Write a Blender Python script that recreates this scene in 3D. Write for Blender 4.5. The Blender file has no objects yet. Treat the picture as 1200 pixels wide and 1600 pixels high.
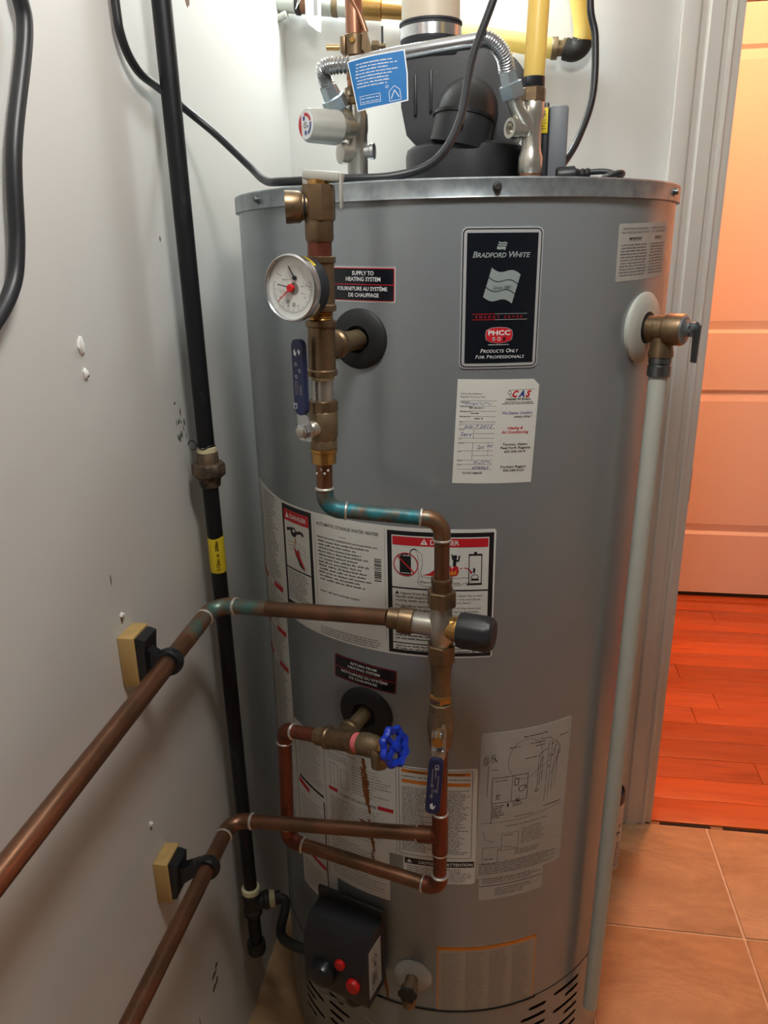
import bpy, bmesh, math, random
from mathutils import Vector as V, Matrix
from mathutils.geometry import tessellate_polygon
random.seed(7)
PI = math.pi
S = bpy.context.scene
COL = S.collection

# ------------------------------------------------------------------ camera
cam_d = bpy.data.cameras.new('camera')
cam = bpy.data.objects.new('camera', cam_d); COL.objects.link(cam)
cam_d.sensor_fit = 'VERTICAL'; cam_d.sensor_height = 36.0
cam_d.lens = 1191.7 / 1600.0 * 36.0
cam_d.clip_start = 0.02
RX = V((0.98866911, 0.14896308, -0.0185308)); RY = V((0.031063, -0.3237987, -0.94561593)); RZ = V((-0.14686211, 0.93432564, -0.32475701))
m = Matrix((RX, -RY, -RZ)).transposed().to_4x4()
m.translation = V((0.0719, -1.0916, 1.282))
cam.matrix_world = m
S.camera = cam

# ------------------------------------------------------------------ world, exposure
w = bpy.data.worlds.new('world'); S.world = w; w.use_nodes = True
w.node_tree.nodes['Background'].inputs[0].default_value = (0.8, 0.85, 1, 1)
w.node_tree.nodes['Background'].inputs[1].default_value = 0.0
S.view_settings.view_transform = 'Standard'; S.view_settings.look = 'None'
S.view_settings.gamma = 1.0; S.view_settings.use_curve_mapping = False
S.view_settings.exposure = 0.0
BULB_POWER = 150.0      # radiance of the wall bulb
BULB_POS = V((-0.10, 0.31, 1.885))
HALL_POWER = 68.0     # hallway ceiling lamp, watts
FILL_POWER = 21.0      # frosted fill globe added out of view in the utility room, watts
FILL_POS = V((0.10, -0.68, 1.87))
HALL_POS = V((0.655, 0.93, 2.30))

# ------------------------------------------------------------------ materials
def lin(c):
    return tuple((x/255/12.92 if x/255 <= 0.04045 else ((x/255+0.055)/1.055)**2.4) for x in c[:3]) + (1.0,)
MAT = {}
def mat(name, col, rough=0.5, metal=0.0, var=0.0, scale=20.0, bump=0.0, bscale=None, col2=None, mix=None, stretch=(1,1,1), detail=4.0, spec=0.5, coat=0.0, emit=None, estr=0.0, rvar=0.0, obj_random=0.0, trans=0.0):
    """procedural material: base colour, noise variation in value, an optional second colour in noise patches, bump"""
    mt = bpy.data.materials.new(name); mt.use_nodes = True
    nt = mt.node_tree; b = nt.nodes['Principled BSDF']
    b.inputs['Roughness'].default_value = rough; b.inputs['Metallic'].default_value = metal
    b.inputs['Specular IOR Level'].default_value = spec; b.inputs['Coat Weight'].default_value = coat
    base = nt.nodes.new('ShaderNodeRGB'); base.outputs[0].default_value = lin(col)
    out = base.outputs[0]
    tc = nt.nodes.new('ShaderNodeTexCoord'); mp = nt.nodes.new('ShaderNodeMapping')
    mp.inputs['Scale'].default_value = stretch
    nt.links.new(tc.outputs['Object'], mp.inputs['Vector'])
    def noise(sc, det=detail, rg=0.6):
        n = nt.nodes.new('ShaderNodeTexNoise'); n.inputs['Scale'].default_value = sc; n.inputs['Detail'].default_value = det
        n.inputs['Roughness'].default_value = rg
        nt.links.new(mp.outputs[0], n.inputs['Vector']); return n.outputs[0]
    if col2 is not None:
        sc, lo, hi = mix
        r = nt.nodes.new('ShaderNodeMapRange'); r.inputs[1].default_value = lo; r.inputs[2].default_value = hi
        nt.links.new(noise(sc), r.inputs[0])
        mx = nt.nodes.new('ShaderNodeMix'); mx.data_type = 'RGBA'
        nt.links.new(r.outputs[0], mx.inputs[0]); nt.links.new(out, mx.inputs[6]); mx.inputs[7].default_value = lin(col2)
        out = mx.outputs[2]
    if var > 0:
        r = nt.nodes.new('ShaderNodeMapRange'); r.inputs[1].default_value = 0.3; r.inputs[2].default_value = 0.7
        r.inputs[3].default_value = 1 - var; r.inputs[4].default_value = 1 + var
        nt.links.new(noise(scale), r.inputs[0])
        h = nt.nodes.new('ShaderNodeHueSaturation'); nt.links.new(r.outputs[0], h.inputs['Value']); nt.links.new(out, h.inputs['Color'])
        out = h.outputs[0]
    if obj_random > 0:
        oi = nt.nodes.new('ShaderNodeObjectInfo'); r = nt.nodes.new('ShaderNodeMapRange')
        r.inputs[3].default_value = 1 - obj_random; r.inputs[4].default_value = 1 + obj_random
        nt.links.new(oi.outputs['Random'], r.inputs[0])
        h = nt.nodes.new('ShaderNodeHueSaturation'); nt.links.new(r.outputs[0], h.inputs['Value']); nt.links.new(out, h.inputs['Color'])
        out = h.outputs[0]
    nt.links.new(out, b.inputs['Base Color'])
    if rvar > 0:
        r = nt.nodes.new('ShaderNodeMapRange'); r.inputs[1].default_value = 0.3; r.inputs[2].default_value = 0.7
        r.inputs[3].default_value = max(0, rough - rvar); r.inputs[4].default_value = min(1, rough + rvar)
        nt.links.new(noise(scale*0.7), r.inputs[0]); nt.links.new(r.outputs[0], b.inputs['Roughness'])
    if bump > 0:
        bp = nt.nodes.new('ShaderNodeBump'); bp.inputs['Strength'].default_value = 1.0; bp.inputs['Distance'].default_value = bump
        nt.links.new(noise(bscale or scale), bp.inputs['Height']); nt.links.new(bp.outputs[0], b.inputs['Normal'])
    if emit:
        b.inputs['Emission Color'].default_value = emit + (1,); b.inputs['Emission Strength'].default_value = estr
    if trans > 0:
        tr = nt.nodes.new('ShaderNodeBsdfTranslucent'); nt.links.new(out, tr.inputs['Color'])
        ms = nt.nodes.new('ShaderNodeMixShader'); ms.inputs[0].default_value = trans
        nt.links.new(b.outputs[0], ms.inputs[1]); nt.links.new(tr.outputs[0], ms.inputs[2])
        nt.links.new(ms.outputs[0], nt.nodes['Material Output'].inputs['Surface'])
    MAT[name] = mt
    return mt

mat('wall_paint', (208,207,202), 0.55, var=0.02, scale=3, bump=0.0006, bscale=9)
mat('ceiling_paint', (188,186,182), 0.8)
mat('trim_paint', (216,212,205), 0.38, var=0.015, scale=8)
mat('door_paint', (226,220,210), 0.42)
mat('tile', (198,160,118), 0.42, var=0.12, scale=16, bump=0.0012, bscale=30, col2=(170,134,96), mix=(7,0.42,0.75), stretch=(1,2.2,1), obj_random=0.05)
mat('grout', (226,200,166), 0.8, var=0.1, scale=60)
mat('plank', (198,102,52), 0.28, var=0.14, scale=30, stretch=(0.12,1.6,1), col2=(160,74,36), mix=(26,0.45,0.75), bump=0.0003, bscale=30, obj_random=0.24, coat=0.2)
mat('dark_gap', (34,26,20), 0.8)
mat('threshold_chip', (150,120,86), 0.7, var=0.3, scale=40)
mat('jacket', (146,154,158), 0.27, 0.42, var=0.012, scale=6, bump=0.00004, bscale=500)
mat('galvanised', (158,166,170), 0.40, 0.8, var=0.10, scale=30, col2=(130,138,142), mix=(45,0.4,0.65))
mat('inner_drum', (16,15,14), 0.8)
mat('screw', (120,124,126), 0.3, 0.9)
mat('sticker', (216,218,212), 0.45, var=0.02, scale=20)
mat('sticker_dull', (178,178,172), 0.5, var=0.03, scale=20)
mat('clear_label', (168,160,146), 0.5, var=0.04, scale=20)
mat('ink_black', (22,24,30), 0.45)
mat('ink_grey', (92,92,94), 0.5)
mat('ink_soft', (128,126,122), 0.5)
mat('ink_red', (196,30,42), 0.45)
mat('ink_orange', (214,130,44), 0.5)
mat('ink_blue', (46,70,140), 0.5)
mat('ink_white', (226,228,228), 0.45)
mat('badge_black', (17,22,30), 0.22)
mat('badge_chrome', (214,220,222), 0.25, 0.5)
mat('badge_silver', (176,192,192), 0.35, 0.5)
mat('rubber', (24,26,29), 0.6, var=0.1, scale=60)
mat('black_iron', (30,32,35), 0.48, 0.5, var=0.3, scale=45, col2=(72,74,74), mix=(38,0.60,0.85), stretch=(1,1,0.35))
mat('union_iron', (112,94,76), 0.6, 0.55, var=0.2, scale=110, col2=(66,60,54), mix=(60,0.45,0.65), bump=0.0004, bscale=160)
mat('fitting_iron', (50,49,46), 0.6, 0.4, var=0.25, scale=60)
mat('dope', (206,198,158), 0.6, var=0.1, scale=80, bump=0.0006, bscale=200)
mat('tape_yellow', (226,200,38), 0.5, var=0.05, scale=60)
mat('brass', (132,110,84), 0.38, 0.8, var=0.12, scale=50, col2=(104,86,66), mix=(38,0.45,0.7), bump=0.0001, bscale=180, rvar=0.08)
mat('brass_bright', (192,150,88), 0.26, 0.9, var=0.08, scale=60, bump=0.0001, bscale=200)
mat('bronze_rough', (132,114,88), 0.5, 0.75, var=0.15, scale=70, bump=0.0003, bscale=260)
mat('copper', (140,98,74), 0.34, 0.85, var=0.13, scale=24, col2=(108,86,68), mix=(14,0.45,0.72), stretch=(1,1,1), rvar=0.08)
mat('copper_red', (134,76,58), 0.42, 0.8, var=0.15, scale=30, col2=(92,60,50), mix=(20,0.45,0.7))
mat('copper_bright', (162,114,90), 0.34, 0.8, var=0.1, scale=30)
mat('verdigris', (112,88,64), 0.5, 0.4, var=0.3, scale=110, col2=(44,116,126), mix=(60,0.34,0.62), bump=0.0002, bscale=120)
mat('verdigris_light', (134,98,72), 0.42, 0.7, var=0.12, scale=40, col2=(92,132,126), mix=(26,0.50,0.66))
mat('solder', (206,204,196), 0.35, 0.75, var=0.15, scale=120)
mat('nickel', (188,184,174), 0.30, 0.85, var=0.06, scale=60)
mat('steel', (196,198,200), 0.24, 0.92, var=0.05, scale=80)
mat('zinc', (186,200,208), 0.3, 0.85, var=0.06, scale=60)
mat('knob_grey', (168,168,160), 0.45, var=0.04, scale=60)
mat('black_plastic', (38,40,44), 0.42, var=0.05, scale=30, bump=0.0001, bscale=300)
mat('black_gloss', (26,28,31), 0.28)
mat('rubber_coupling', (44,46,52), 0.6, var=0.06, scale=30)
mat('vent_pvc', (206,194,174), 0.45, var=0.03, scale=20)
mat('yellow_pipe', (240,212,120), 0.35, var=0.02, scale=24, trans=0.4)
mat('yellow_pipe_faded', (244,226,150), 0.4, var=0.02, scale=24, trans=0.4)
mat('white_pipe', (184,188,178), 0.36, var=0.03, scale=20)
mat('cord', (30,32,36), 0.42)
mat('tag_blue', (36,112,176), 0.4)
mat('tag_white', (236,238,238), 0.4)
mat('vinyl_blue', (32,42,82), 0.42, var=0.06, scale=40)
mat('wheel_blue', (22,58,190), 0.42, var=0.1, scale=60)
mat('pink_tape', (222,112,116), 0.5)
mat('dial', (222,224,220), 0.35)
mat('red_plastic', (206,22,26), 0.4)
mat('box_grey', (104,108,114), 0.5)
mat('wood_block', (186,154,96), 0.65, var=0.12, scale=24, stretch=(3,3,0.3), bump=0.0002, bscale=60)
mat('plaster', (232,230,224), 0.8, var=0.06, scale=90, bump=0.0006, bscale=160)
mat('smudge', (84,84,82), 0.8)
mat('brown_mark', (112,84,58), 0.8)
mat('rust', (128,76,30), 0.8, var=0.25, scale=120)
mat('can_white', (204,200,192), 0.4)
mat('can_dark', (52,50,48), 0.45)
mat('bulb', (255,255,255), 0.3, emit=(0.88,0.97,1.0), estr=BULB_POWER)
mat('porcelain', (228,226,220), 0.25)
mat('hall_glass', (255,240,220), 0.3, emit=(1.0,0.42,0.17), estr=1.0)
mat('fill_glass', (255,240,220), 0.3, emit=(1.0,0.80,0.58), estr=1.0)  # glow of the added fill globe

# ------------------------------------------------------------------ helpers: objects
def bm_mesh(bm, name, sharp=38):
    bmesh.ops.recalc_face_normals(bm, faces=bm.faces)
    lim = math.radians(sharp)
    for f in bm.faces: f.smooth = True
    for e in bm.edges:
        if len(e.link_faces) == 2:
            if e.calc_face_angle(0) > lim: e.smooth = False
    me = bpy.data.meshes.new(name); bm.to_mesh(me); bm.free()
    return me
def root_off(p):
    o = V((0,0,0))
    while p is not None:
        o += p.location; p = p.parent
    return o
def obj(name, bm, mt, parent=None, label=None, origin=None, sharp=38):
    """link a bmesh whose vertices are world coordinates as one mesh object"""
    off = root_off(parent)
    if parent is None and origin is not None: off = V(origin)
    if off.length > 0: bmesh.ops.translate(bm, verts=bm.verts, vec=-off)
    me = bm_mesh(bm, name, sharp)
    o = bpy.data.objects.new(name, me); COL.objects.link(o)
    if parent is not None: o.parent = parent
    elif origin is not None: o.location = origin
    me.materials.append(MAT[mt])
    if label: o['label'] = label
    return o
def thing(name, label, cat, loc=(0,0,0), group=None):
    o = bpy.data.objects.new(name, None); COL.objects.link(o); o.empty_display_size = 0.03
    o.location = loc; o['label'] = label; o['category'] = cat
    if group: o['group'] = group
    return o
def tag(o, label, cat, group=None):
    o['label'] = label; o['category'] = cat
    if group: o['group'] = group
    return o
def struct(o, label=None):
    o['kind'] = 'structure'
    if label: o['label'] = label
    return o

# ------------------------------------------------------------------ helpers: shapes
def NB(): return bmesh.new()
def frame(d):
    d = V(d).normalized()
    a = V((0,0,1)) if abs(d.z) < 0.9 else V((1,0,0))
    u = a.cross(d).normalized(); v = d.cross(u).normalized()
    return u, v, d
def lathe(bm, o, d, prof, seg=24, rmod=None, cap=True, rot=0.0):
    """revolve [(radius, height)] round the axis from o along d"""
    o = V(o); u, v, d = frame(d)
    rings = []
    for (r, h) in prof:
        ring = []
        for i in range(seg):
            a = 2*PI*i/seg + rot
            rr = r if rmod is None else r*rmod(a, h)
            ring.append(bm.verts.new(o + d*h + u*(rr*math.cos(a)) + v*(rr*math.sin(a))))
        rings.append(ring)
    for k in range(len(rings)-1):
        A, B = rings[k], rings[k+1]
        for i in range(seg):
            j = (i+1) % seg
            bm.faces.new((A[i], A[j], B[j], B[i]))
    if cap:
        bm.faces.new(list(reversed(rings[0]))); bm.faces.new(rings[-1])
    return bm
def cyl(bm, p, q, r, seg=20, bev=0.0):
    p = V(p); q = V(q); L = (q-p).length
    pr = [(r,0),(r,L)] if bev <= 0 else [(r-bev,0),(r,bev),(r,L-bev),(r-bev,L)]
    return lathe(bm, p, q-p, pr, seg)
def hexn(bm, p, q, r, rot=0.0, seg=6):
    p = V(p); q = V(q); L = (q-p).length; b = min(0.0012, L*0.15)
    return lathe(bm, p, q-p, [(r*0.93,0),(r,b),(r,L-b),(r*0.93,L)], seg, rot=rot)
def collar(bm, p, q, r, b=0.0012, seg=24):
    return cyl(bm, p, q, r, seg, b)
def catmull(pts, n=8):
    P = [V(p) for p in pts]; P = [P[0]*2-P[1]] + P + [P[-1]*2-P[-2]]
    out = []
    for i in range(1, len(P)-2):
        for k in range(n):
            t = k/n; a, b, c, d = P[i-1], P[i], P[i+1], P[i+2]
            out.append(0.5*((2*b) + (c-a)*t + (2*a-5*b+4*c-d)*t*t + (3*b-a-3*c+d)*t**3))
    out.append(P[-2]); return out
def sweep(bm, pts, r, seg=14, cap=True, rfun=None):
    """round tube along a polyline, parallel-transported"""
    P = [V(p) for p in pts]; n = len(P)
    T = [(P[min(i+1,n-1)] - P[max(i-1,0)]).normalized() for i in range(n)]
    u, v, _ = frame(T[0]); rings = []
    for i in range(n):
        u = (u - T[i]*u.dot(T[i])).normalized(); v = T[i].cross(u)
        rr = r if rfun is None else rfun(i)
        rings.append([bm.verts.new(P[i] + u*(rr*math.cos(2*PI*k/seg)) + v*(rr*math.sin(2*PI*k/seg))) for k in range(seg)])
    for k in range(n-1):
        for i in range(seg):
            j = (i+1) % seg
            bm.faces.new((rings[k][i], rings[k][j], rings[k+1][j], rings[k+1][i]))
    if cap:
        bm.faces.new(list(reversed(rings[0]))); bm.faces.new(rings[-1])
    return bm
def bend_pts(a, c, b, rad, n=8):
    """arc that rounds the corner c between directions towards a and b"""
    a, b, c = V(a), V(b), V(c)
    d1 = (a-c).normalized(); d2 = (b-c).normalized()
    ang = d1.angle(d2); t = rad / math.tan(ang/2)
    p, q = c + d1*t, c + d2*t
    cen = c + (d1+d2).normalized() * (rad/math.sin(ang/2))
    e1, e2 = (p-cen), (q-cen)
    tot = e1.angle(e2); ax = e1.cross(e2).normalized()
    return [cen + Matrix.Rotation(tot*k/n, 3, ax) @ e1 for k in range(n+1)]
def box(bm, c, s, axes=None, bev=0.0):
    c = V(c); X, Y, Z = axes or (V((1,0,0)), V((0,1,0)), V((0,0,1)))
    t = bmesh.new()
    bmesh.ops.create_cube(t, size=1.0)
    for v_ in t.verts: v_.co = V((v_.co.x*s[0], v_.co.y*s[1], v_.co.z*s[2]))
    if bev > 0: bmesh.ops.bevel(t, geom=t.edges[:], offset=bev, segments=2, profile=0.5, affect='EDGES')
    mp = {}
    for v_ in t.verts: mp[v_] = bm.verts.new(c + V(X)*v_.co.x + V(Y)*v_.co.y + V(Z)*v_.co.z)
    for f in t.faces: bm.faces.new([mp[v_] for v_ in f.verts])
    t.free(); return bm
def bx(bm, x0, x1, y0, y1, z0, z1, bev=0.0):
    return box(bm, ((x0+x1)/2,(y0+y1)/2,(z0+z1)/2), (x1-x0,y1-y0,z1-z0), None, bev)
def prism(bm, pts, o, X, Y, N, t):
    """polygon (2D pts) extruded by t along N"""
    o, X, Y, N = V(o), V(X), V(Y), V(N)
    A = [bm.verts.new(o + X*p[0] + Y*p[1]) for p in pts]
    B = [bm.verts.new(o + X*p[0] + Y*p[1] + N*t) for p in pts]
    n = len(pts)
    for i in range(n):
        j = (i+1) % n; bm.faces.new((A[i], A[j], B[j], B[i]))
    bm.faces.new(list(reversed(A))); bm.faces.new(B)
    return bm
def rrect(x0, y0, x1, y1, r, n=5):
    out = []
    for (cx, cy, a0) in ((x1-r,y1-r,0),(x0+r,y1-r,90),(x0+r,y0+r,180),(x1-r,y0+r,270)):
        for k in range(n+1):
            a = math.radians(a0 + 90*k/n); out.append((cx+r*math.cos(a), cy+r*math.sin(a)))
    return out
def ball(bm, c, r, sc=(1,1,1), sub=2):
    t = bmesh.new(); bmesh.ops.create_icosphere(t, subdivisions=sub, radius=1.0)
    mp = {v_: bm.verts.new(V(c)+V((v_.co.x*r*sc[0], v_.co.y*r*sc[1], v_.co.z*r*sc[2]))) for v_ in t.verts}
    for f in t.faces: bm.faces.new([mp[v_] for v_ in f.verts])
    t.free(); return bm

# ------------------------------------------------------------------ helpers: flat print mapped onto a surface
_fc = {}
def text_mesh(body, bold=0.0, shear=0.0, spacing=1.0):
    k = (body, bold, shear, spacing)
    if k in _fc: return _fc[k]
    cu = bpy.data.curves.new('t', 'FONT'); cu.body = body; cu.size = 1.0; cu.resolution_u = 2
    cu.offset = bold; cu.shear = shear; cu.space_character = spacing; cu.fill_mode = 'FRONT'
    o = bpy.data.objects.new('t', cu)
    me = bpy.data.meshes.new_from_object(o)
    vs = [(v_.co.x, v_.co.y) for v_ in me.vertices]; fs = [tuple(p.vertices) for p in me.polygons]
    bpy.data.objects.remove(o); bpy.data.curves.remove(cu); bpy.data.meshes.remove(me)
    _fc[k] = (vs, fs); return _fc[k]
_cap = text_mesh('H')[0]
CAP = max(y for x, y in _cap) - min(y for x, y in _cap)
class Flat:
    """print in millimetres, x to the right and y downwards from the top left corner; fn(x_m, y_m, h_m) -> world"""
    def __init__(self, fn, cut=5.0): self.fn = fn; self.cut = cut; self.b = {}
    def g(self, mt):
        if mt not in self.b: self.b[mt] = (bmesh.new(), bmesh.new())
        return self.b[mt]
    def poly(self, mt, pts, h=0.3):
        bm = self.g(mt)[0]; vs = [bm.verts.new((p[0], p[1], h)) for p in pts]
        for t in tessellate_polygon([[V((p[0], p[1], 0)) for p in pts]]):
            try: bm.faces.new([vs[i] for i in t])
            except ValueError: pass
    def rect(self, mt, x0, y0, x1, y1, h=0.3):
        bm = self.g(mt)[0]; bm.faces.new([bm.verts.new((x, y, h)) for x, y in ((x0,y0),(x1,y0),(x1,y1),(x0,y1))])
    def frame(self, mt, x0, y0, x1, y1, t, h=0.3):
        self.rect(mt,x0,y0,x1,y0+t,h); self.rect(mt,x0,y1-t,x1,y1,h); self.rect(mt,x0,y0+t,x0+t,y1-t,h); self.rect(mt,x1-t,y0+t,x1,y1-t,h)
    def line(self, mt, pts, wd=0.4, h=0.3):
        bm = self.g(mt)[0]
        for (a, b) in zip(pts[:-1], pts[1:]):
            d = V((b[0]-a[0], b[1]-a[1])); 
            if d.length < 1e-6: continue
            d.normalize(); n = V((-d.y, d.x))*wd/2
            bm.faces.new([bm.verts.new((p[0]+s*n.x, p[1]+s*n.y, h)) for p, s in ((a,1),(b,1),(b,-1),(a,-1))])
    def ring(self, mt, cx, cy, r, wd=0.6, h=0.3, n=28, ry=None):
        ry = ry or r
        self.line(mt, [(cx+r*math.cos(2*PI*k/n), cy+ry*math.sin(2*PI*k/n)) for k in range(n+1)], wd, h)
    def disc(self, mt, cx, cy, r, h=0.3, n=24, ry=None):
        ry = ry or r
        self.poly(mt, [(cx+r*math.cos(2*PI*k/n), cy+ry*math.sin(2*PI*k/n)) for k in range(n)], h)
    def text(self, mt, s, x, y, ch, w=None, al='L', bold=0.0, shear=0.0, h=0.4, rot=0.0, spacing=1.0):
        """baseline at y, capital height ch, optional fixed width w"""
        vs, fs = text_mesh(s, bold, shear, spacing)
        if not vs: return
        x0 = min(p[0] for p in vs); x1 = max(p[0] for p in vs)
        sy = ch/CAP; sx = sy if w is None else w/max(1e-6, x1-x0)
        W = (x1-x0)*sx; ox = {'L':0, 'C':-W/2, 'R':-W}[al]
        c, sn = math.cos(rot), math.sin(rot)
        bm = self.g(mt)[1]; vv = []
        for p in vs:
            a, b = ox + (p[0]-x0)*sx, -p[1]*sy
            vv.append(bm.verts.new((x + a*c - b*sn, y + a*sn + b*c, h)))
        for f in fs:
            try: bm.faces.new([vv[i] for i in f])
            except ValueError: pass
    def words(self, mt, x0, x1, y, ch, h=0.35, fill=1.0, seed=None):
        """a line of print too small to read: word-long strokes"""
        bm = self.g(mt)[1]; x = x0; end = x0 + (x1-x0)*fill
        while x < end:
            L = min(random.uniform(1.6, 6.0)*ch, end-x); c = x
            while c < x + L - 0.3*ch:      # letter-like strokes
                top = y - ch*random.choice((0.72, 0.72, 1.0)); wd = ch*random.choice((0.42, 0.56, 0.56))
                bm.faces.new([bm.verts.new((p, q, h)) for p, q in ((c,y),(c+wd,y),(c+wd,top),(c,top))]); c += wd + ch*0.16
            x += L + ch*0.6
    def para(self, mt, x0, x1, y0, y1, pitch, ch, h=0.35, ragged=0.25):
        y = y0 + pitch
        while y <= y1:
            self.words(mt, x0, x1, y, ch, h, 1.0 - random.random()*ragged); y += pitch
    def build(self, parent, names):
        for mt, (a, t) in self.b.items():
            if a.faces and self.cut:
                xs = [v_.co.x for v_ in a.verts]; x = math.floor(min(xs)/self.cut)*self.cut + self.cut
                while x < max(xs):
                    bmesh.ops.bisect_plane(a, geom=a.verts[:]+a.edges[:]+a.faces[:], plane_co=(x,0,0), plane_no=(1,0,0)); x += self.cut
            me = bpy.data.meshes.new('tmp'); t.to_mesh(me); a.from_mesh(me); bpy.data.meshes.remove(me); t.free()
            for v_ in a.verts: v_.co = self.fn(v_.co.x*0.001, v_.co.y*0.001, v_.co.z*0.001)
            o = obj(names.get(mt, 'print'), a, mt, parent)
            if any(k in o.name for k in ('print', 'scale', 'mark')): o['kind'] = 'stuff'   # lettering too fine to pick apart

# ------------------------------------------------------------------ tank mapping
R = 0.28
def on_tank(th_deg, z, h=0.0, r=R):
    a = math.radians(th_deg); return V(((r+h)*math.sin(a), -(r+h)*math.cos(a), z))
def tank_map(th0, z0, tilt=0.0):
    c, s = math.cos(tilt), math.sin(tilt)
    def fn(x, y, h):
        xx, yy = x*c - y*s, x*s + y*c
        return on_tank(th0 + math.degrees(xx/R), z0 - yy, h)
    return fn
def dirs(th_deg):
    a = math.radians(th_deg); n = V((math.sin(a), -math.cos(a), 0)); t = V((math.cos(a), math.sin(a), 0)); return n, t
def sticker(name, mt, fn, outline, parent, thick=0.25, cut=5.0, label=None, h0=0.0):
    """curved sheet with real thickness from a flat outline in mm"""
    bm = bmesh.new(); vs = [bm.verts.new((p[0], p[1], 0)) for p in outline]
    for t in tessellate_polygon([[V((p[0], p[1], 0)) for p in outline]]):
        try: bm.faces.new([vs[i] for i in t])
        except ValueError: pass
    xs = [p[0] for p in outline]; x = math.floor(min(xs)/cut)*cut + cut
    while x < max(xs):
        bmesh.ops.bisect_plane(bm, geom=bm.verts[:]+bm.edges[:]+bm.faces[:], plane_co=(x,0,0), plane_no=(1,0,0)); x += cut
    g = bmesh.ops.extrude_face_region(bm, geom=bm.faces[:])
    for e in g['geom']:
        if isinstance(e, bmesh.types.BMVert): e.co.z += thick
    for v_ in bm.verts: v_.co = fn(v_.co.x*0.001, v_.co.y*0.001, (v_.co.z+h0)*0.001)
    return obj(name, bm, mt, parent, label)

# ================================================================== THE SETTING
WL = -0.3326; WB = 0.438; CZ = 2.42
DX0, DX1, DZ = 0.4365, 1.26, 2.04         # doorway in the back wall
b = NB(); bx(b, WL-0.12, WL, -6.3, WB+0.12, -0.05, CZ); wall_left = struct(obj('wall_left', b, 'wall_paint'))
b = NB(); bx(b, WL, DX0-0.004, WB, WB+0.12, -0.05, CZ); bx(b, DX1+0.004, 2.72, WB, WB+0.12, -0.05, CZ); bx(b, DX0-0.004, DX1+0.004, WB, WB+0.12, DZ+0.004, CZ)
wall_back = struct(obj('wall_back', b, 'wall_paint'))
b = NB(); bx(b, 2.60, 2.72, -6.3, WB, -0.05, CZ); struct(obj('wall_right', b, 'wall_paint'))
b = NB(); bx(b, WL, 2.60, -6.3, -6.2, -0.05, CZ); struct(obj('wall_front', b, 'wall_paint'))
b = NB(); bx(b, WL-0.12, 2.72, -6.3, 1.87, CZ, CZ+0.1); struct(obj('ceiling', b, 'ceiling_paint'))
b = NB(); bx(b, WL-0.12, WL, WB+0.12, 1.87, -0.05, CZ); struct(obj('wall_hallway_left', b, 'wall_paint'))
b = NB(); bx(b, 1.9, 2.0, WB+0.12, 1.87, -0.05, CZ); struct(obj('wall_hallway_right', b, 'wall_paint'))
HY = 1.752
b = NB(); bx(b, WL, 0.60, HY, HY+0.11, -0.05, CZ); bx(b, 1.42, 1.9, HY, HY+0.11, -0.05, CZ); bx(b, 0.60, 1.42, HY, HY+0.11, 1.99, CZ); bx(b, 0.60, 1.42, HY+0.03, HY+0.11, -0.05, 1.99)
struct(obj('wall_hallway_back', b, 'wall_paint'))

# tiled floor: grout slab and 12 inch tiles
b = NB(); bx(b, WL-0.05, 2.65, -6.25, WB-0.002, -0.05, -0.0025); floor = struct(obj('floor', b, 'grout'))
def tile_mesh(x0, x1, y0, y1):
    t = NB(); bx(t, x0-(x0+x1)/2, x1-(x0+x1)/2, y0-(y0+y1)/2, y1-(y0+y1)/2, -0.008, 0.0, 0.0016)
    me = bm_mesh(t, 'tile'); me.materials.append(MAT['tile']); return me
GX, GY, TS, G2 = 0.5745, 0.1332, 0.305, 0.0022
cache = {}
for i in range(-3, 5):
    for j in range(-11, 1):
        x0, x1 = GX+i*TS+G2, GX+(i+1)*TS-G2; y0, y1 = GY+j*TS+G2, GY+(j+1)*TS-G2
        x0 = max(x0, WL+0.001); x1 = min(x1, 1.949); y0 = max(y0, -3.199); y1 = min(y1, WB-0.004)
        if x1-x0 < 0.02 or y1-y0 < 0.02: continue
        k = (round(x1-x0,4), round(y1-y0,4))
        if k not in cache: cache[k] = tile_mesh(x0,x1,y0,y1)
        o = bpy.data.objects.new('tile', cache[k]); COL.objects.link(o); o.parent = floor
        o.location = ((x0+x1)/2, (y0+y1)/2, random.uniform(-0.0004, 0.0004))

# hardwood floor of the hallway, boards laid across the doorway
b = NB(); bx(b, WL-0.05, 1.95, WB, 1.86, -0.05, -0.012); floor_h = struct(obj('floor_hallway', b, 'dark_gap'))
PW = 0.0826; y = WB + 0.010; row = 0; pc = {}
while y < HY + 0.03:
    x = WL + 0.0 - random.uniform(0.0, 0.5)
    while x < 1.9:
        L = random.choice((0.48, 0.62, 0.78, 0.95))
        xa, xb = max(x, WL+0.002), min(x+L, 1.898); ya, yb = y, min(y+PW, HY+0.028)
        if yb - ya > 0.01 and xb - xa > 0.03 and not (ya < WB+0.121 and xb < DX0):
            if ya < WB+0.12: xa = max(xa, DX0+0.001); xb = min(xb, DX1-0.001)
            if xb - xa > 0.03:
                k = (round(xb-xa,3), round(yb-ya,3))
                if k not in pc:
                    t = NB(); bx(t, -(xb-xa)/2+0.0005, (xb-xa)/2-0.0005, -(yb-ya)/2+0.0005, (yb-ya)/2-0.0005, -0.014, 0, 0.0013)
                    pc[k] = bm_mesh(t, 'plank'); pc[k].materials.append(MAT['plank'])
                o = bpy.data.objects.new('plank', pc[k]); COL.objects.link(o); o.parent = floor_h
                o.location = ((xa+xb)/2, (ya+yb)/2, random.uniform(-0.0003, 0.0003)); o.rotation_euler.z = random.choice((0, PI))
        x += L
    y += PW; row += 1
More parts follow.
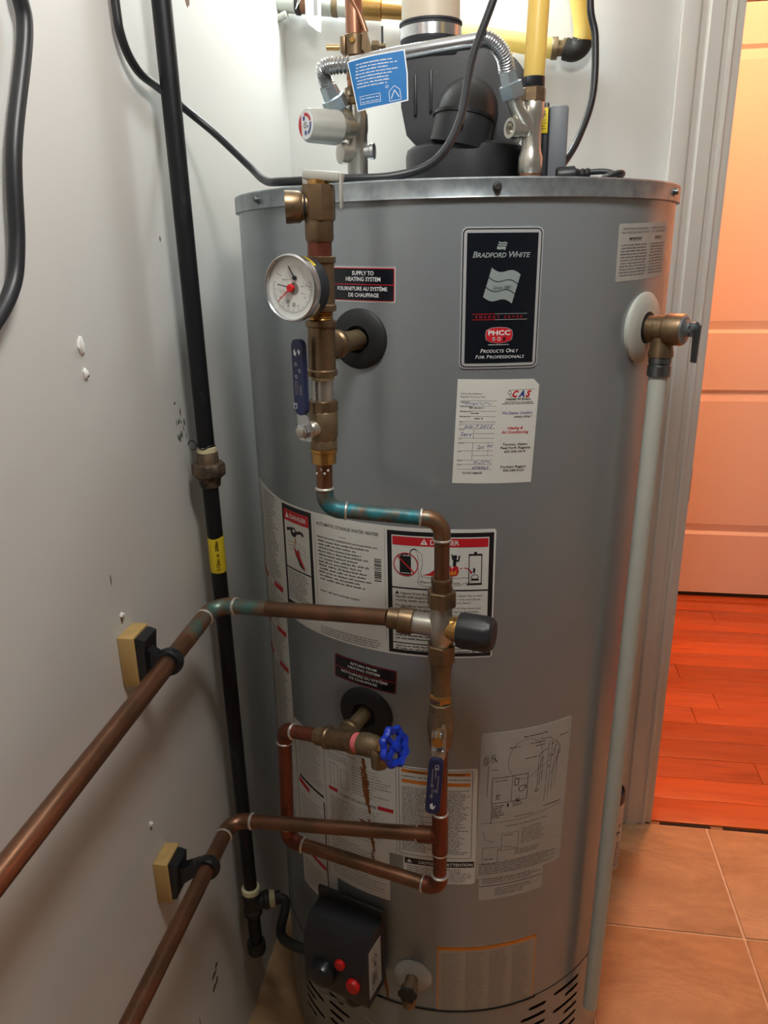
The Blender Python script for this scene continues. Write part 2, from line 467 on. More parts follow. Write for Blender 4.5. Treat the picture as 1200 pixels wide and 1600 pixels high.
# the ragged edge where tile meets wood
x = DX0
while x < DX1:
    L = random.uniform(0.02, 0.06); b = NB()
    bx(b, x+0.001, min(x+L, DX1)-0.001, WB-0.003, WB+0.0095, -0.012, random.uniform(-0.006, -0.001))
    obj('threshold_strip', b, random.choice(('dark_gap', 'dark_gap', 'threshold_chip')), floor_h); x += L

# doorway casing: moulded profile run up the left side, over the top and down the right side
def casing_profile(x_in, sgn, z0, z1, name, y0=WB, dy=-1):
    pr = [(0.089,0),(0.089,0.0165),(0.087,0.0175),(0.063,0.0175),(0.060,0.0165),(0.056,0.0115),(0.048,0.0108),(0.045,0.0135),(0.042,0.0145),(0.020,0.0115),(0.0165,0.0065),(0.010,0.0065),(0.008,0.009),(0.002,0.009),(0.0,0.0075),(0.0,0)]
    bm = NB(); prism(bm, [(x_in - sgn*p[0], y0 + dy*p[1]) for p in pr], (0,0,z0), (1,0,0), (0,1,0), (0,0,1), z1-z0)
    return obj(name, bm, 'trim_paint', trim, sharp=25)
trim = struct(bpy.data.objects.new('trim_1', None)); COL.objects.link(trim)
casing_profile(DX0, 1, 0.0, DZ, 'casing'); casing_profile(DX1, -1, 0.0, DZ, 'casing')
bm = NB(); bx(bm, DX0-0.089, DX1+0.089, WB-0.0175, WB, DZ, DZ+0.089, 0.003); obj('head_casing', bm, 'trim_paint', trim)
for x0, x1 in ((DX0-0.0035, DX0+0.0145), (DX1-0.0145, DX1+0.0035)):
    bm = NB(); bx(bm, x0, x1, WB-0.001, WB+0.121, 0.0, DZ, 0.001); obj('jamb', bm, 'trim_paint', trim)
bm = NB(); bx(bm, DX0, DX1, WB-0.001, WB+0.121, DZ-0.018, DZ, 0.001); obj('jamb_head', bm, 'trim_paint', trim)
bm = NB(); bx(bm, DX0+0.0135, DX0+0.026, WB+0.045, WB+0.08, 0.0, DZ-0.018, 0.001); obj('door_stop', bm, 'trim_paint', trim)
bm = NB(); bx(bm, DX0+0.013, DX0+0.0165, WB+0.004, WB+0.034, 0.79, 0.86, 0.0008); obj('strike_plate', bm, 'bronze_rough', trim, 'small dark metal strike plate')

# white panelled door across the hallway
DF = 1.730
door = struct(bpy.data.objects.new('door_1', None)); COL.objects.link(door); door.location = (1.01, DF, 0.0)
dx0, dx1 = 0.62, 1.40
for (x0, x1, z0, z1) in ((dx0, dx0+0.085, 0.016, 1.972), (dx1-0.085, dx1, 0.016, 1.972)):
    b = NB(); bx(b, x0, x1, DF, DF+0.035, z0, z1, 0.0015); obj('stile', b, 'door_paint', door)
for (z0, z1) in ((0.016, 0.252), (0.795, 0.990), (1.860, 1.972)):
    b = NB(); prism(b, [(DF, z0), (DF, z1), (DF+0.011, z1+0.011), (DF+0.034, z1+0.011), (DF+0.034, z0-0.011), (DF+0.011, z0-0.011)] if 0.1 < z0 < 1.8 else
                       ([(DF, z0), (DF, z1), (DF+0.011, z1+0.011), (DF+0.034, z1+0.011), (DF+0.034, z0)] if z0 < 0.1 else [(DF, z0), (DF, z1), (DF+0.034, z1), (DF+0.034, z0-0.011), (DF+0.011, z0-0.011)]),
             (dx0+0.085, 0, 0), (0,1,0), (0,0,1), (1,0,0), dx1-dx0-0.17)
    obj('rail', b, 'door_paint', door, sharp=20)
for (z0, z1) in ((0.263, 0.784), (1.001, 1.849)):
    b = NB(); x0, x1 = dx0+0.085, dx1-0.085; e = 0.030
    A = [b.verts.new(p) for p in ((x0,DF+0.0115,z0),(x1,DF+0.0115,z0),(x1,DF+0.0115,z1),(x0,DF+0.0115,z1))]
    B = [b.verts.new(p) for p in ((x0+e,DF+0.003,z0+e),(x1-e,DF+0.003,z0+e),(x1-e,DF+0.003,z1-e),(x0+e,DF+0.003,z1-e))]
    Cc = [b.verts.new(p) for p in ((x0,DF+0.03,z0),(x1,DF+0.03,z0),(x1,DF+0.03,z1),(x0,DF+0.03,z1))]
    for i in range(4):
        j = (i+1) % 4; b.faces.new((A[i],A[j],B[j],B[i])); b.faces.new((A[i],Cc[i],Cc[j],A[j]))
    b.faces.new(B); b.faces.new(Cc[::-1]); obj('panel', b, 'door_paint', door, sharp=8)
b = NB(); cyl(b, (1.345, DF, 0.95), (1.345, DF-0.04, 0.95), 0.012); lathe(b, (1.345, DF-0.035, 0.95), (0,-1,0), [(0.012,0),(0.026,0.012),(0.028,0.022),(0.020,0.034),(0.004,0.037)]); obj('knob', b, 'nickel', door)
trim2 = struct(bpy.data.objects.new('trim_2', None)); COL.objects.link(trim2)
for (x0, x1, z0, z1) in ((dx0-0.075, dx0-0.004, 0.0, 2.045), (dx1+0.004, dx1+0.075, 0.0, 2.045), (dx0-0.004, dx1+0.004, 1.977, 2.045)):
    bm = NB(); bx(bm, x0, x1, DF-0.006, HY, z0, z1, 0.003); obj('casing', bm, 'door_paint', trim2)
b = NB(); bx(b, dx0, dx1, DF+0.002, HY+0.028, 0.0, 0.014); obj('door_gap_shade', b, 'dark_gap', trim2)  # dark strip painted in for the shade of the gap under the door

# scars of the left wall
def chip(y, z, ry, rz, mt, name='plaster_chip', t=0.004, label=None):
    b = NB(); ball(b, (WL, y, z), 1.0, (t, ry, rz), 2)
    for v_ in b.verts: v_.co += V((0, random.uniform(-1,1)*ry*0.25, random.uniform(-1,1)*rz*0.25))
    obj(name, b, mt, wall_left, label)
chip(-0.393, 1.199, 0.0055, 0.0095, 'plaster', label='torn flap of white plaster on the wall')
chip(-0.3922, 1.173, 0.004, 0.0048, 'plaster'); chip(-0.3905, 1.1715, 0.0022, 0.003, 'brown_mark', 'screw_hole')
chip(-0.3886, 0.9085, 0.0035, 0.0035, 'plaster'); chip(-0.3895, 0.903, 0.0016, 0.005, 'brown_mark', 'screw_hole', 0.0012)
chip(-0.3921, 0.629, 0.0028, 0.004, 'plaster'); chip(-0.3923, 0.624, 0.0014, 0.0025, 'brown_mark', 'screw_hole', 0.0012)
chip(-0.0277, 1.588, 0.008, 0.012, 'brown_mark', 'wall_hole', 0.001)
chip(-0.1835, 1.2996, 0.0016, 0.0032, 'smudge', 'screw_hole', 0.0008)
for k in range(16):
    chip(-0.184+random.gauss(0,0.006), 1.065+random.gauss(0,0.022), random.uniform(0.0008,0.0022), random.uniform(0.002,0.006), 'smudge', 'scuff_mark', 0.0004)
for (y, z, ry, rz) in ((-0.272,0.243,0.010,0.004),(-0.262,0.250,0.006,0.004),(-0.276,0.222,0.009,0.005),(-0.266,0.224,0.004,0.006)):
    chip(y, z, ry, rz, 'brown_mark', 'scuff_mark', 0.0004)
for (y, z, rz) in ((-0.335, 0.225, 0.009), (-0.55, 0.785, 0.008), (-0.40, 0.955, 0.006)):
    chip(y, z, 0.0012, rz, 'smudge', 'scuff_mark', 0.0004)

# ------------------------------------------------------------------ lamps of the place, plus an added fill globe
t = thing('wall_lamp', 'bare white globe bulb in a porcelain holder high on the back wall', 'lamp', (BULB_POS.x, WB, BULB_POS.z))
b = NB(); lathe(b, (BULB_POS.x, WB, BULB_POS.z), (0,-1,0), [(0.055,0),(0.055,0.008),(0.04,0.018),(0.03,0.02),(0.03,0.036),(0.02,0.037)]); obj('lamp_holder', b, 'porcelain', t)
b = NB(); ball(b, BULB_POS, 0.045, (1,1,1), 3); obj('bulb', b, 'bulb', t)
def ceiling_lamp(name, label, pos, glass, col, watts, rad):
    t = thing(name, label, 'lamp', (pos.x, pos.y, CZ))
    b = NB(); lathe(b, (pos.x, pos.y, CZ), (0,0,-1), [(0.07,0),(0.07,0.012),(0.02,0.016),(0.012,0.02),(0.012, CZ-pos.z-rad-0.015),(0.03,CZ-pos.z-rad-0.01),(0.03,CZ-pos.z-rad+0.004)]); obj('canopy', b, 'nickel', t)
    b = NB(); ball(b, pos, rad, (1,1,1), 3); g = obj('globe', b, glass, t)
    for nd in MAT[glass].node_tree.nodes:
        if nd.type == 'BSDF_PRINCIPLED':
            nd.inputs['Emission Color'].default_value = col + (1,); nd.inputs['Emission Strength'].default_value = watts / (4*PI*PI*rad*rad)
ceiling_lamp('pendant_lamp', 'warm orange glowing globe lamp hanging in the hallway', HALL_POS, 'hall_glass', (1.0, 0.345, 0.16), HALL_POWER, 0.06)

ceiling_lamp('fill_globe', 'frosted fill globe added out of view below the utility room ceiling', FILL_POS, 'fill_glass', (1.0, 0.985, 0.95), FILL_POWER, 0.09)  # unseen lamp added to brighten the tank front

# ================================================================== WATER HEATER
heater = thing('water_heater', 'tall grey cylindrical storage water heater covered with labels', 'water heater', (0,0,0))
ZT = 1.3478; ZS = 0.238
b = NB(); lathe(b, (0,0,0), (0,0,1), [(R,ZS),(R,1.334)], 160, cap=False); obj('jacket', b, 'jacket', heater)
# skirt with horizontal air slots cut through it
slots = []
for sgn in (1, -1):
    for k in range(8):
        z = 0.218 - 0.0185*k
        a0 = 39.5 if k % 2 == 0 else 44.5
        slots.append((min(sgn*a0, sgn*51.0), max(sgn*a0, sgn*51.0), z))
        a0 = 27.5 if k % 2 == 1 else 30.0
        slots.append((min(sgn*a0, sgn*36.5), max(sgn*a0, sgn*36.5), z-0.004))
def skirt():
    ths = set(range(-180, 181, 3)); zs = {0.02, ZS}
    for a, c, z in slots: ths |= {a, c, a+0.5, c-0.5}; zs |= {z-0.0032, z+0.0032, z-0.0018, z+0.0018}
    ths = sorted(ths); zs = sorted(zs); bm = NB(); g = {}
    def vt(i, j):
        i2 = 0 if abs(ths[i]-180) < 1e-6 else i
        if (i2, j) not in g: g[(i2, j)] = bm.verts.new(on_tank(ths[i2], zs[j], 0.0008))
        return g[(i2, j)]
    for i in range(len(ths)-1):
        for j in range(len(zs)-1):
            tc, zc = (ths[i]+ths[i+1])/2, (zs[j]+zs[j+1])/2
            hole = False
            for a, c, z in slots:
                if a < tc < c and abs(zc-z) < 0.0032:
                    if (a+0.5 < tc < c-0.5) or abs(zc-z) < 0.0018: hole = True
            if not hole: bm.faces.new((vt(i,j), vt(i+1,j), vt(i+1,j+1), vt(i,j+1)))
    return bm
obj('skirt', skirt(), 'jacket', heater)
b = NB(); lathe(b, (0,0,0), (0,0,1), [(0.262,0.02),(0.262,0.24)], 64); obj('inner_drum', b, 'inner_drum', heater)
for a in (45, 135, 225, 315):
    b = NB(); p = on_tank(a, 0, -0.04); cyl(b, p, p+V((0,0,0.022)), 0.018); obj('foot', b, 'inner_drum', heater)
b = NB(); lathe(b, (0,0,0), (0,0,1), [(0.279,1.3285),(0.2838,1.3287),(0.2843,1.3296),(0.2838,1.3306),(0.2838,1.3462),(0.2825,1.3478),(0.10,1.3478)], 160, cap=False)
lid = obj('top_cap', b, 'galvanised', heater)
for a in (-46.5, 12.6, 66.0, 110, 165, 215, 262):
    n, t_ = dirs(a); p = on_tank(a, 1.3385, 0.0036); b = NB()
    lathe(b, p, n, [(0.0048,0),(0.0048,0.001),(0.0034,0.0012),(0.0032,0.0042),(0.0022,0.0048)], 12); hexn(b, p+n*0.001, p+n*0.0052, 0.0034); obj('screw', b, 'screw', lid)
PR = {'ink_black':'black_print','ink_grey':'small_print','ink_soft':'small_print','ink_red':'red_print','ink_orange':'orange_print','ink_blue':'blue_print','ink_white':'white_print','badge_chrome':'chrome_border','badge_black':'black_field','badge_silver':'silver_emblem','sticker':'white_print','tape_yellow':'yellow_print','rust':'rust'}

# ---- name badge
fn = tank_map(5.75, 1.3022, 0.008)
W, H = 84.0, 140.0
badge = sticker('name_badge', 'badge_chrome', fn, rrect(0,0,W,H,6), heater, 1.0, 4.0, 'black nameplate with a bevelled chrome border and a flag emblem')
F = Flat(fn, 4.0)
F.poly('badge_black', rrect(1.3,1.3,W-1.3,H-1.3,5.2), 1.1); F.poly('badge_chrome', rrect(2.5,2.5,W-2.5,H-2.5,4.2), 1.3)
F.rect('badge_black', 5.6,5.6,W-5.6,H-5.6, 1.6)
F.text('badge_silver', 'B', 11.5, 29.0, 5.6, al='L', bold=0.02, shear=0.25, h=1.9); F.text('badge_silver', 'RADFORD', 16.0, 29.0, 4.5, w=29.5, bold=0.02, shear=0.25, h=1.9)
F.text('badge_silver', 'W', 48.0, 29.0, 5.6, bold=0.02, shear=0.25, h=1.9); F.text('badge_silver', 'HITE', 55.0, 29.0, 4.5, w=15.5, bold=0.02, shear=0.25, h=1.9)
def wave(tl, tr, n=14, amp=3.0):
    return [(tl[0]+(tr[0]-tl[0])*k/n, tl[1]+(tr[1]-tl[1])*k/n + amp*math.sin(2*PI*k/n)) for k in range(n+1)]
def flag(mt, x, y, w_, hh, sl, gaps, h):
    # three wavy bands between a leaning left and right edge
    for (a, c) in gaps:
        top = wave((x - sl*a, y + hh*a), (x + w_ - sl*a, y + hh*0.24 + hh*a), amp=hh*0.085)
        bot = wave((x - sl*c, y + hh*c), (x + w_ - sl*c, y + hh*0.24 + hh*c), amp=hh*0.085)
        n = len(top)-1
        bm = F.g(mt)[0]
        for i in range(n):
            bm.faces.new([bm.verts.new((p[0],p[1],h)) for p in (top[i], top[i+1], bot[i+1], bot[i])])
flag('badge_silver', 31.0, 38.8, 30.0, 28.5, 8.0, ((0,0.315),(0.345,0.655),(0.685,1.0)), 1.9)
flag('badge_silver', 37.5, 13.6, 8.6, 7.0, 2.2, ((0,0.2),(0.3,0.5),(0.6,1.0)), 1.9)
F.text('ink_black', 'Since 1881', 42.5, 59.8, 3.4, w=19, al='C', shear=0.3, h=2.1, rot=-0.04)
F.rect('ink_red', 12, 84.0, 70, 84.5, 1.9); F.rect('badge_silver', 36, 83.9, 70, 84.4, 2.0); F.rect('ink_red', 12, 89.7, 70, 90.2, 1.9); F.rect('badge_silver', 36, 89.8, 70, 90.3, 2.0)
F.text('ink_red', 'ENERGY SAVER', 16, 88.5, 2.5, w=49, shear=0.1, h=1.9, spacing=1.8)
ph = [(28,104.5),(33,102.4),(41,101.7),(49,102.4),(54,104.5),(55,109),(54,114.2),(49,116.6),(41,117.6),(33,116.6),(28,114.2),(27,109)]
ph = [(p[0], p[1]-3.8) for p in ph]
F.poly('badge_chrome', [(41+(p[0]-41)*1.04, 105.8+(p[1]-105.8)*1.06) for p in ph], 1.8); F.poly('ink_red', ph, 2.0)
F.text('ink_white', 'PHCC', 41, 105.6, 4.6, w=23, al='C', bold=0.03, h=2.3)
F.disc('ink_white', 35.5, 109.5, 1.3, 2.3, 10, 2.0); F.disc('ink_black', 35.5, 109.4, 0.7, 2.5, 8, 1.2); F.ring('ink_white', 41, 109.5, 1.6, 0.7, 2.3, 14); F.disc('ink_black', 46.3, 109.5, 1.5, 2.3, 10, 2.0)
F.words('ink_white', 30, 52, 115.8, 0.8, 1.9)
F.text('ink_white', 'P', 22, 123.6, 3.9, shear=0.2, h=1.9); F.text('ink_white', 'RODUCTS', 25.2, 123.6, 3.1, w=21.5, shear=0.2, h=1.9); F.text('ink_white', 'O', 49.0, 123.6, 3.9, shear=0.2, h=1.9); F.text('ink_white', 'NLY', 53.2, 123.6, 3.1, w=9, shear=0.2, h=1.9)
F.text('ink_white', 'F', 17, 129.6, 3.6, shear=0.2, h=1.9); F.text('ink_white', 'OR', 19.8, 129.6, 2.9, w=6.5, shear=0.2, h=1.9); F.text('ink_white', 'P', 28.6, 129.6, 3.6, shear=0.2, h=1.9); F.text('ink_white', 'ROFESSIONALS', 31.8, 129.6, 2.9, w=37, shear=0.2, h=1.9)
F.build(badge, PR)

# ---- service record sticker
fn = tank_map(5.25, 1.1512, -0.042+0.05)
def svc(x, y, h): 
    return tank_map(5.35, 1.1512, 0.0)(x - y*0.042, y + x*0.028, h)
W, H = 89.5, 115.0
lab = sticker('service_label', 'sticker', svc, [(0,0),(W-7,0),(W,6.5),(W,H),(0,H)], heater, 0.25, 5.0, 'white service record sticker with blue and red print')
F = Flat(svc)
# measured on a grid of 1200 x 1341 per 170 x 190 pixels: x 165..1080, y 90..1240
def sx(v): return (v-165)/915*W
def sy(v): return (v-90)/1150*H
F.text('ink_black', 'Check Gas Utilization', 4, sy(250), 1.6, w=23); F.text('ink_black', 'Regulator Pressure Test', 4, sy(283), 1.6, w=26)
for yy in (318, 375, 430, 487, 545, 570): F.line('ink_grey', [(4, sy(yy)), (43, sy(yy)+0.3)], 0.35)
for yy, s in ((333,'Piping Firm'),(385,'Certified Person'),(441,'Installing Date'),(497,'Certified Firm'),(553,'Phone'),(588,'Date'),(640,'Pressure'),(742,'Rated'),(790,'Pressure'),(884,'Meter'),(985,'Fitter'),(1035,'Permit')): F.words('ink_grey', 4, 4+len(s)*0.85, sy(yy), 0.9)
for yy, a, c in ((402,14,30),(460,16,25),(518,20,30)): F.words('ink_black', a, c, sy(yy), 1.5)
for yy, a in ((622,4),(676,20),(728,4),(778,4),(870,4),(922,20),(975,4),(1022,4),(1078,4)): F.line('ink_grey', [(a, sy(yy)), (43, sy(yy))], 0.35)
F.line('ink_grey', [(20, sy(622)), (20, sy(728))], 0.4); F.line('ink_grey', [(20, sy(778)), (20, sy(975))], 0.4); F.line('ink_grey', [(37, sy(778)), (37, sy(922))], 0.3)
def scrib(x0, x1, y, hh, wd=0.35, mt='ink_blue', n=None):
    n = n or int((x1-x0)/0.7); p = []
    for k in range(n+1): p.append((x0+(x1-x0)*k/n + random.uniform(-0.4,0.4), y - hh*random.choice((0.0,0.2,0.9,0.5,1.0))))
    F.line(mt, p, wd)
scrib(5, 14, sy(362), 3); scrib(14, 38, sy(364), 2.6)
F.text('ink_blue', 'July 7 2012', 9, sy(612), 3.0, w=31, shear=0.3); F.text('ink_blue', 'Serv', 6, sy(706), 4.2, w=13, shear=0.3)
F.text('ink_blue', '2psi', 25, sy(845), 4.2, w=8, shear=0.3); F.text('ink_blue', 'Hd', 36, sy(830), 3.4, w=6, shear=0.3)
scrib(22, 41, sy(1015), 3); F.text('ink_blue', '604963', 21, sy(1075), 3.2, w=18, shear=0.3)
F.text('ink_black', 'DO NOT REMOVE', 10.5, sy(1132), 2.3, w=21.5, bold=0.02)
xc = 67
F.text('ink_red', 'C', 60, sy(280), 6.6, w=6.6, bold=0.05, shear=0.35); F.text('ink_blue', 'A', 66.5, sy(280), 6.6, w=7, bold=0.05, shear=0.3); F.text('ink_red', 'S', 74.5, sy(280), 6.6, w=6.4, bold=0.05, shear=0.35)
F.line('ink_black', [(55, sy(206)), (84, sy(198))], 0.35); F.line('ink_black', [(55, sy(296)), (79, sy(292))], 0.3)
F.ring('ink_black', 56.5, sy(235), 1.8, 0.5); F.ring('ink_black', 58.5, sy(262), 1.6, 0.5)
F.text('ink_black', 'Canadian Air Systems', 53, sy(312), 1.7, w=28, bold=0.03, shear=0.25)
F.words('ink_black', 52, 84, sy(340), 1.1); F.words('ink_black', 49, 85, sy(358), 1.1)
F.text('ink_blue', 'We Deliver Comfort', 50, sy(468), 3.0, w=34, bold=0.01, shear=0.25); F.text('ink_black', 'every time !', 64, sy(506), 2.9, w=20, bold=0.01, shear=0.25)
F.text('ink_red', 'Heating &', 57, sy(632), 3.0, w=17.5, bold=0.02, shear=0.25); F.text('ink_red', 'Air Conditioning', 50.5, sy(678), 3.0, w=31, bold=0.02, shear=0.25)
F.text('ink_black', 'Toronto, Halton,', 53, sy(812), 2.6, w=29, bold=0.02); F.text('ink_black', 'Peel,YorK Regions', 51, sy(852), 2.6, w=34, bold=0.02); F.text('ink_black', '647-242-5414', 55.5, sy(894), 2.6, w=24, bold=0.02)
F.text('ink_black', 'Durham Region', 52.5, sy(1066), 2.6, w=29, bold=0.02); F.text('ink_black', '905-240-0123', 55.5, sy(1108), 2.6, w=24, bold=0.02)
F.build(lab, PR)

# ---- supply and return plates
def plate(name, fn, W, H, ls, label, dark):
    lab = sticker(name, 'badge_chrome' if not dark else 'badge_black', fn, rrect(0,0,W,H,2), heater, 0.3, 4.0, label)
    F = Flat(fn, 4.0); mid = H/2
    if not dark: F.poly('ink_red', rrect(1.4,1.4,W-1.4,H-1.4,1), 0.5)
    else: F.frame('ink_red', 0.8,0.8,W-0.8,H-0.8,0.5,0.5)
    F.rect('badge_black', 2.2, 2.2, W-2.2, mid-0.5, 0.7); F.rect('badge_black', 2.2, mid+0.5, W-2.2, H-2.2, 0.7)
    if dark: F.rect('ink_red', 2, mid-0.35, W-2, mid+0.35, 0.8)
    for (s, x, y, ch, w_) in ls: F.text('ink_white', s, x, y, ch, w=w_, al='C', bold=0.015, h=0.9)
    F.build(lab, PR)
plate('supply_label', tank_map(-24.0, 1.2672, 0.022), 78.5, 36, (('SUPPLY TO', 42, 8.6, 4.0, 25), ('HEATING SYSTEM', 42, 14.6, 4.0, 40), ('FOURNITURE AU SYSTÈME', 40.5, 24.2, 3.8, 58), ('DE CHAUFFAGE', 42.5, 30.6, 3.8, 35)), 'black and red supply plate with white lettering', False)
plate('return_label', tank_map(-27.0, 0.7972, 0.055), 88, 33.5, (('RETURN FROM', 43, 7.6, 3.5, 37), ('HEATING SYSTEM', 43.5, 13.4, 3.5, 45), ('RETOURNEZ DU SYSTÈME', 44, 22.6, 3.5, 66), ('DE CHAUFFAGE', 43, 28.6, 3.5, 40)), 'black return plate with white lettering and thin red edge', True)

# ---- relief valve notice, upper right
def tp(x, y, h): return tank_map(42.7, 1.3035, 0.0)(x - y*0.0, y - x*0.028, h)
W, H = 109.0, 59.0
lab = sticker('valve_notice', 'sticker_dull', tp, rrect(0,0,W,H,2.5), heater, 0.25, 5.0, 'pale notice with two columns of small black print')
F = Flat(tp)
for k, (x0, x1) in enumerate(((4, 56), (61, 105))):
    F.text('ink_grey', ('OPERATION OF TEMPERATURE','SOUPAPE DE TEMPERATURE')[k], (x0+x1)/2, 6.5, 2.2, w=x1-x0-4, al='C'); F.text('ink_grey', ('AND PRESSURE RELIEF VALVE','ET DE PRESSION')[k], (x0+x1)/2, 10.2, 2.2, w=x1-x0-8*k, al='C')
    F.text('ink_black', ('IMPORTANT','IMPORTANT')[k], (x0+x1)/2, 16.6, 2.4, w=24-4*k, al='C', bold=0.03); F.rect('ink_black', (x0+x1)/2-12+2*k, 17.4, (x0+x1)/2+12-2*k, 17.7)
    for q in range(11):
        a = random.uniform(0, 2.5); F.words('ink_grey', x0+a, x1-a, 22.5+q*3.1, 1.6)
F.line('ink_soft', [(58.5, 3), (58.5, 52)], 0.3)
F.build(lab, PR)

# ---- wide wrap-round warning label
TH0 = -46.5; z0 = 0.9825
fn = tank_map(TH0, z0, 0.0)
mm = lambda th: (th-TH0)*math.pi/180*R*1000
XR = mm(14.8)
H = 165.5
lab = sticker('warning_label', 'sticker', fn, [(mm(-84),-6),(mm(-58),-5),(0,0),(XR-2,1.5),(XR,3.5),(XR-1,H-2),(XR-3,H),(mm(-11),H+1),(mm(-36),H),(mm(-47.5),H-4),(mm(-47.5),540),(mm(-84),540)], heater, 0.25, 5.0, 'wide white wrap-round label with danger panels and rating text')
F = Flat(fn)
# left danger panel
x0, x1 = mm(-46), mm(-33.2)
F.rect('ink_black', x0, 3, x1, 144, 0.3); F.rect('sticker', x0+5, 9, x1-5, 137, 0.5)
F.rect('ink_red', x0+5, 9, x1-5, 24, 0.7); F.text('ink_white', 'DANGER', (x0+x1)/2+5, 19.5, 5.6, w=34, al='C', bold=0.02, h=0.9)
F.poly('ink_white', [(x0+9,20),(x0+17,20),(x0+13,12)], 0.9)
F.line('ink_black', [(x0+10,36),(x0+22,33),(x0+22,41),(x0+34,36),(x0+42,34),(x0+46,38)], 4.0, 0.7); F.ring('ink_black', x0+26, 37, 5.5, 2.4, 0.7, 16)
for k in range(3): F.line('ink_soft', [(x0+10+2*k, 52+5*k), (x0+30, 50+5*k), (x0+50, 54+5*k)], 0.5, 0.7)
F.line('ink_orange', [(x0+29,44),(x0+28,54)], 2.0, 0.7)
F.poly('ink_red', [(x0+24,54),(x0+31,62),(x0+35,58),(x0+39,70),(x0+48,84),(x0+38,80),(x0+28,68)], 0.7); F.poly('ink_black', [(x0+26,62),(x0+33,70),(x0+47,86),(x0+36,80)], 0.9)
F.rect('ink_black', x0+5, 88, x1-5, 90, 0.7)
F.para('ink_grey', x0+7, x1-8, 91, 135, 3.4, 1.6, 0.7)
# centre: rating text
x0, x1 = mm(-32.0), mm(-11.8)
F.line('ink_soft', [(x0-1,6),(x0-1,150)], 0.5); F.line('ink_soft', [(x1+0.5,4),(x1+0.5,150)], 0.4)
F.text('ink_black', 'AUTOMATIC STORAGE WATER HEATER', x0+3, 15.0, 3.9, w=89, h=0.4, bold=0.012)
F.words('ink_grey', x0+38, x0+48, 25, 1.0)
F.text('ink_black', 'BRADFORD WHITE CORPORATION (www.bradfordwhite.com)', x0+4, 31.5, 2.5, w=86, bold=0.01)
for q in range(12): F.words('ink_grey', x0+4+(q%3)*0.8, x0+4+(76,58,64,74,60,76,66,72,70,80,62,70)[q], 36.2+q*4.6, 2.5, 0.4)
for q in range(13): F.rect('ink_black', x1-13, 44+q*2.3, x1-4, 44+q*2.3+random.uniform(0.7,1.7))
F.words('ink_grey', x0+5, x0+64, 103, 2.2, 0.4)
F.ring('ink_black', x0+50, 125, 10, 0.6); F.poly('ink_black', [(x0+42,129),(x0+50,116),(x0+53,122),(x0+57,126),(x0+58,129),(x0+50,127)], 0.4); F.disc('sticker', x0+49, 126, 2, 0.6)
F.para('ink_grey', x0+2, x1-3, 150, 164, 3.2, 1.5, 0.4, 0.1)
# right danger panel
x0, x1 = mm(-11.0), mm(14.3); w_ = x1-x0
F.rect('ink_black', x0, 5.5, x1, H-1.5, 0.3); F.rect('sticker', x0+5.5, 10.8, x1-5.5, 76, 0.5)
F.rect('ink_red', x0+6.5, 12.2, x1-6.5, 22.8, 0.7); F.text('ink_white', 'DANGER', x0+67.5, 20.4, 5.8, w=33, al='C', bold=0.01, h=0.9); F.poly('ink_white', [(x0+39.5,20.6),(x0+48,20.6),(x0+43.8,13.4)], 0.9); F.rect('ink_red', x0+43.3, 15.5, x0+44.3, 19.5, 1.1)
F.rect('ink_black', x0+15, 36, x0+28.5, 60, 0.7); F.line('ink_black', [(x0+17,36),(x0+19,33.5),(x0+25,34)], 1.8, 0.7); F.line('ink_black', [(x0+27,35),(x0+28,29),(x0+32,26.5),(x0+35,27.5)], 1.3, 0.7); F.rect('sticker', x0+16.2, 57, x0+27.4, 57.8, 0.9)
F.ring('ink_red', x0+22.3, 46.5, 14.2, 1.2, 1.0, 36); F.line('ink_red', [(x0+12.5,36.5),(x0+32.2,56.3)], 1.6, 1.0)
def wavy(pts, amp):
    out = []
    for (a, c) in zip(pts[:-1], pts[1:]):
        for k in range(5):
            t_ = k/5; out.append((a[0]+(c[0]-a[0])*t_ + amp*math.sin(k*2.2+a[1]), a[1]+(c[1]-a[1])*t_ + amp*math.cos(k*1.9+a[0])))
    return out + [pts[-1]]
F.line('ink_black', wavy([(x0+35,27.5),(x0+37,38),(x0+36.5,50),(x0+38,62),(x0+36,68),(x0+42,72.5),(x0+55,73),(x0+80,71),(x0+92,68),(x0+99,65)], 0.7), 0.35, 0.7); F.line('ink_black', wavy([(x0+36,27.5),(x0+41,33),(x0+42,44),(x0+40,55),(x0+41,61),(x0+56,62),(x0+84,61),(x0+99,60.5)], 0.7), 0.35, 0.7)
F.text('ink_black', 'Flammable Vapors', x0+39.5, 69, 3.2, w=46, h=0.7)
F.poly('ink_red', [(x0+42,58.5),(x0+50,56),(x0+56,51),(x0+60,54),(x0+63,44),(x0+68,52),(x0+72,42),(x0+76,50),(x0+79,45),(x0+83,47),(x0+84,53),(x0+82,58),(x0+72,60)], 0.7)
F.poly('ink_orange', [(x0+72,57),(x0+76,51),(x0+78,54),(x0+81,50),(x0+81,57)], 0.9)
F.disc('ink_black', x0+79.5, 34.5, 2.3, 0.9); F.line('ink_black', [(x0+76,31.5),(x0+77,38),(x0+83.5,39.5),(x0+84.5,33)], 1.7, 0.9); F.line('ink_black', [(x0+79.5,37),(x0+78.5,46)], 3.6, 0.85)
F.line('ink_red', [(x0+85,49.5),(x0+88,48.5)], 0.9, 0.7); F.line('ink_red', [(x0+90,48.5),(x0+94,49),(x0+97,51.5),(x0+98,54)], 1.2, 0.7); F.poly('ink_red', [(x0+96.2,53),(x0+100,53),(x0+98.3,56.5)], 0.7)
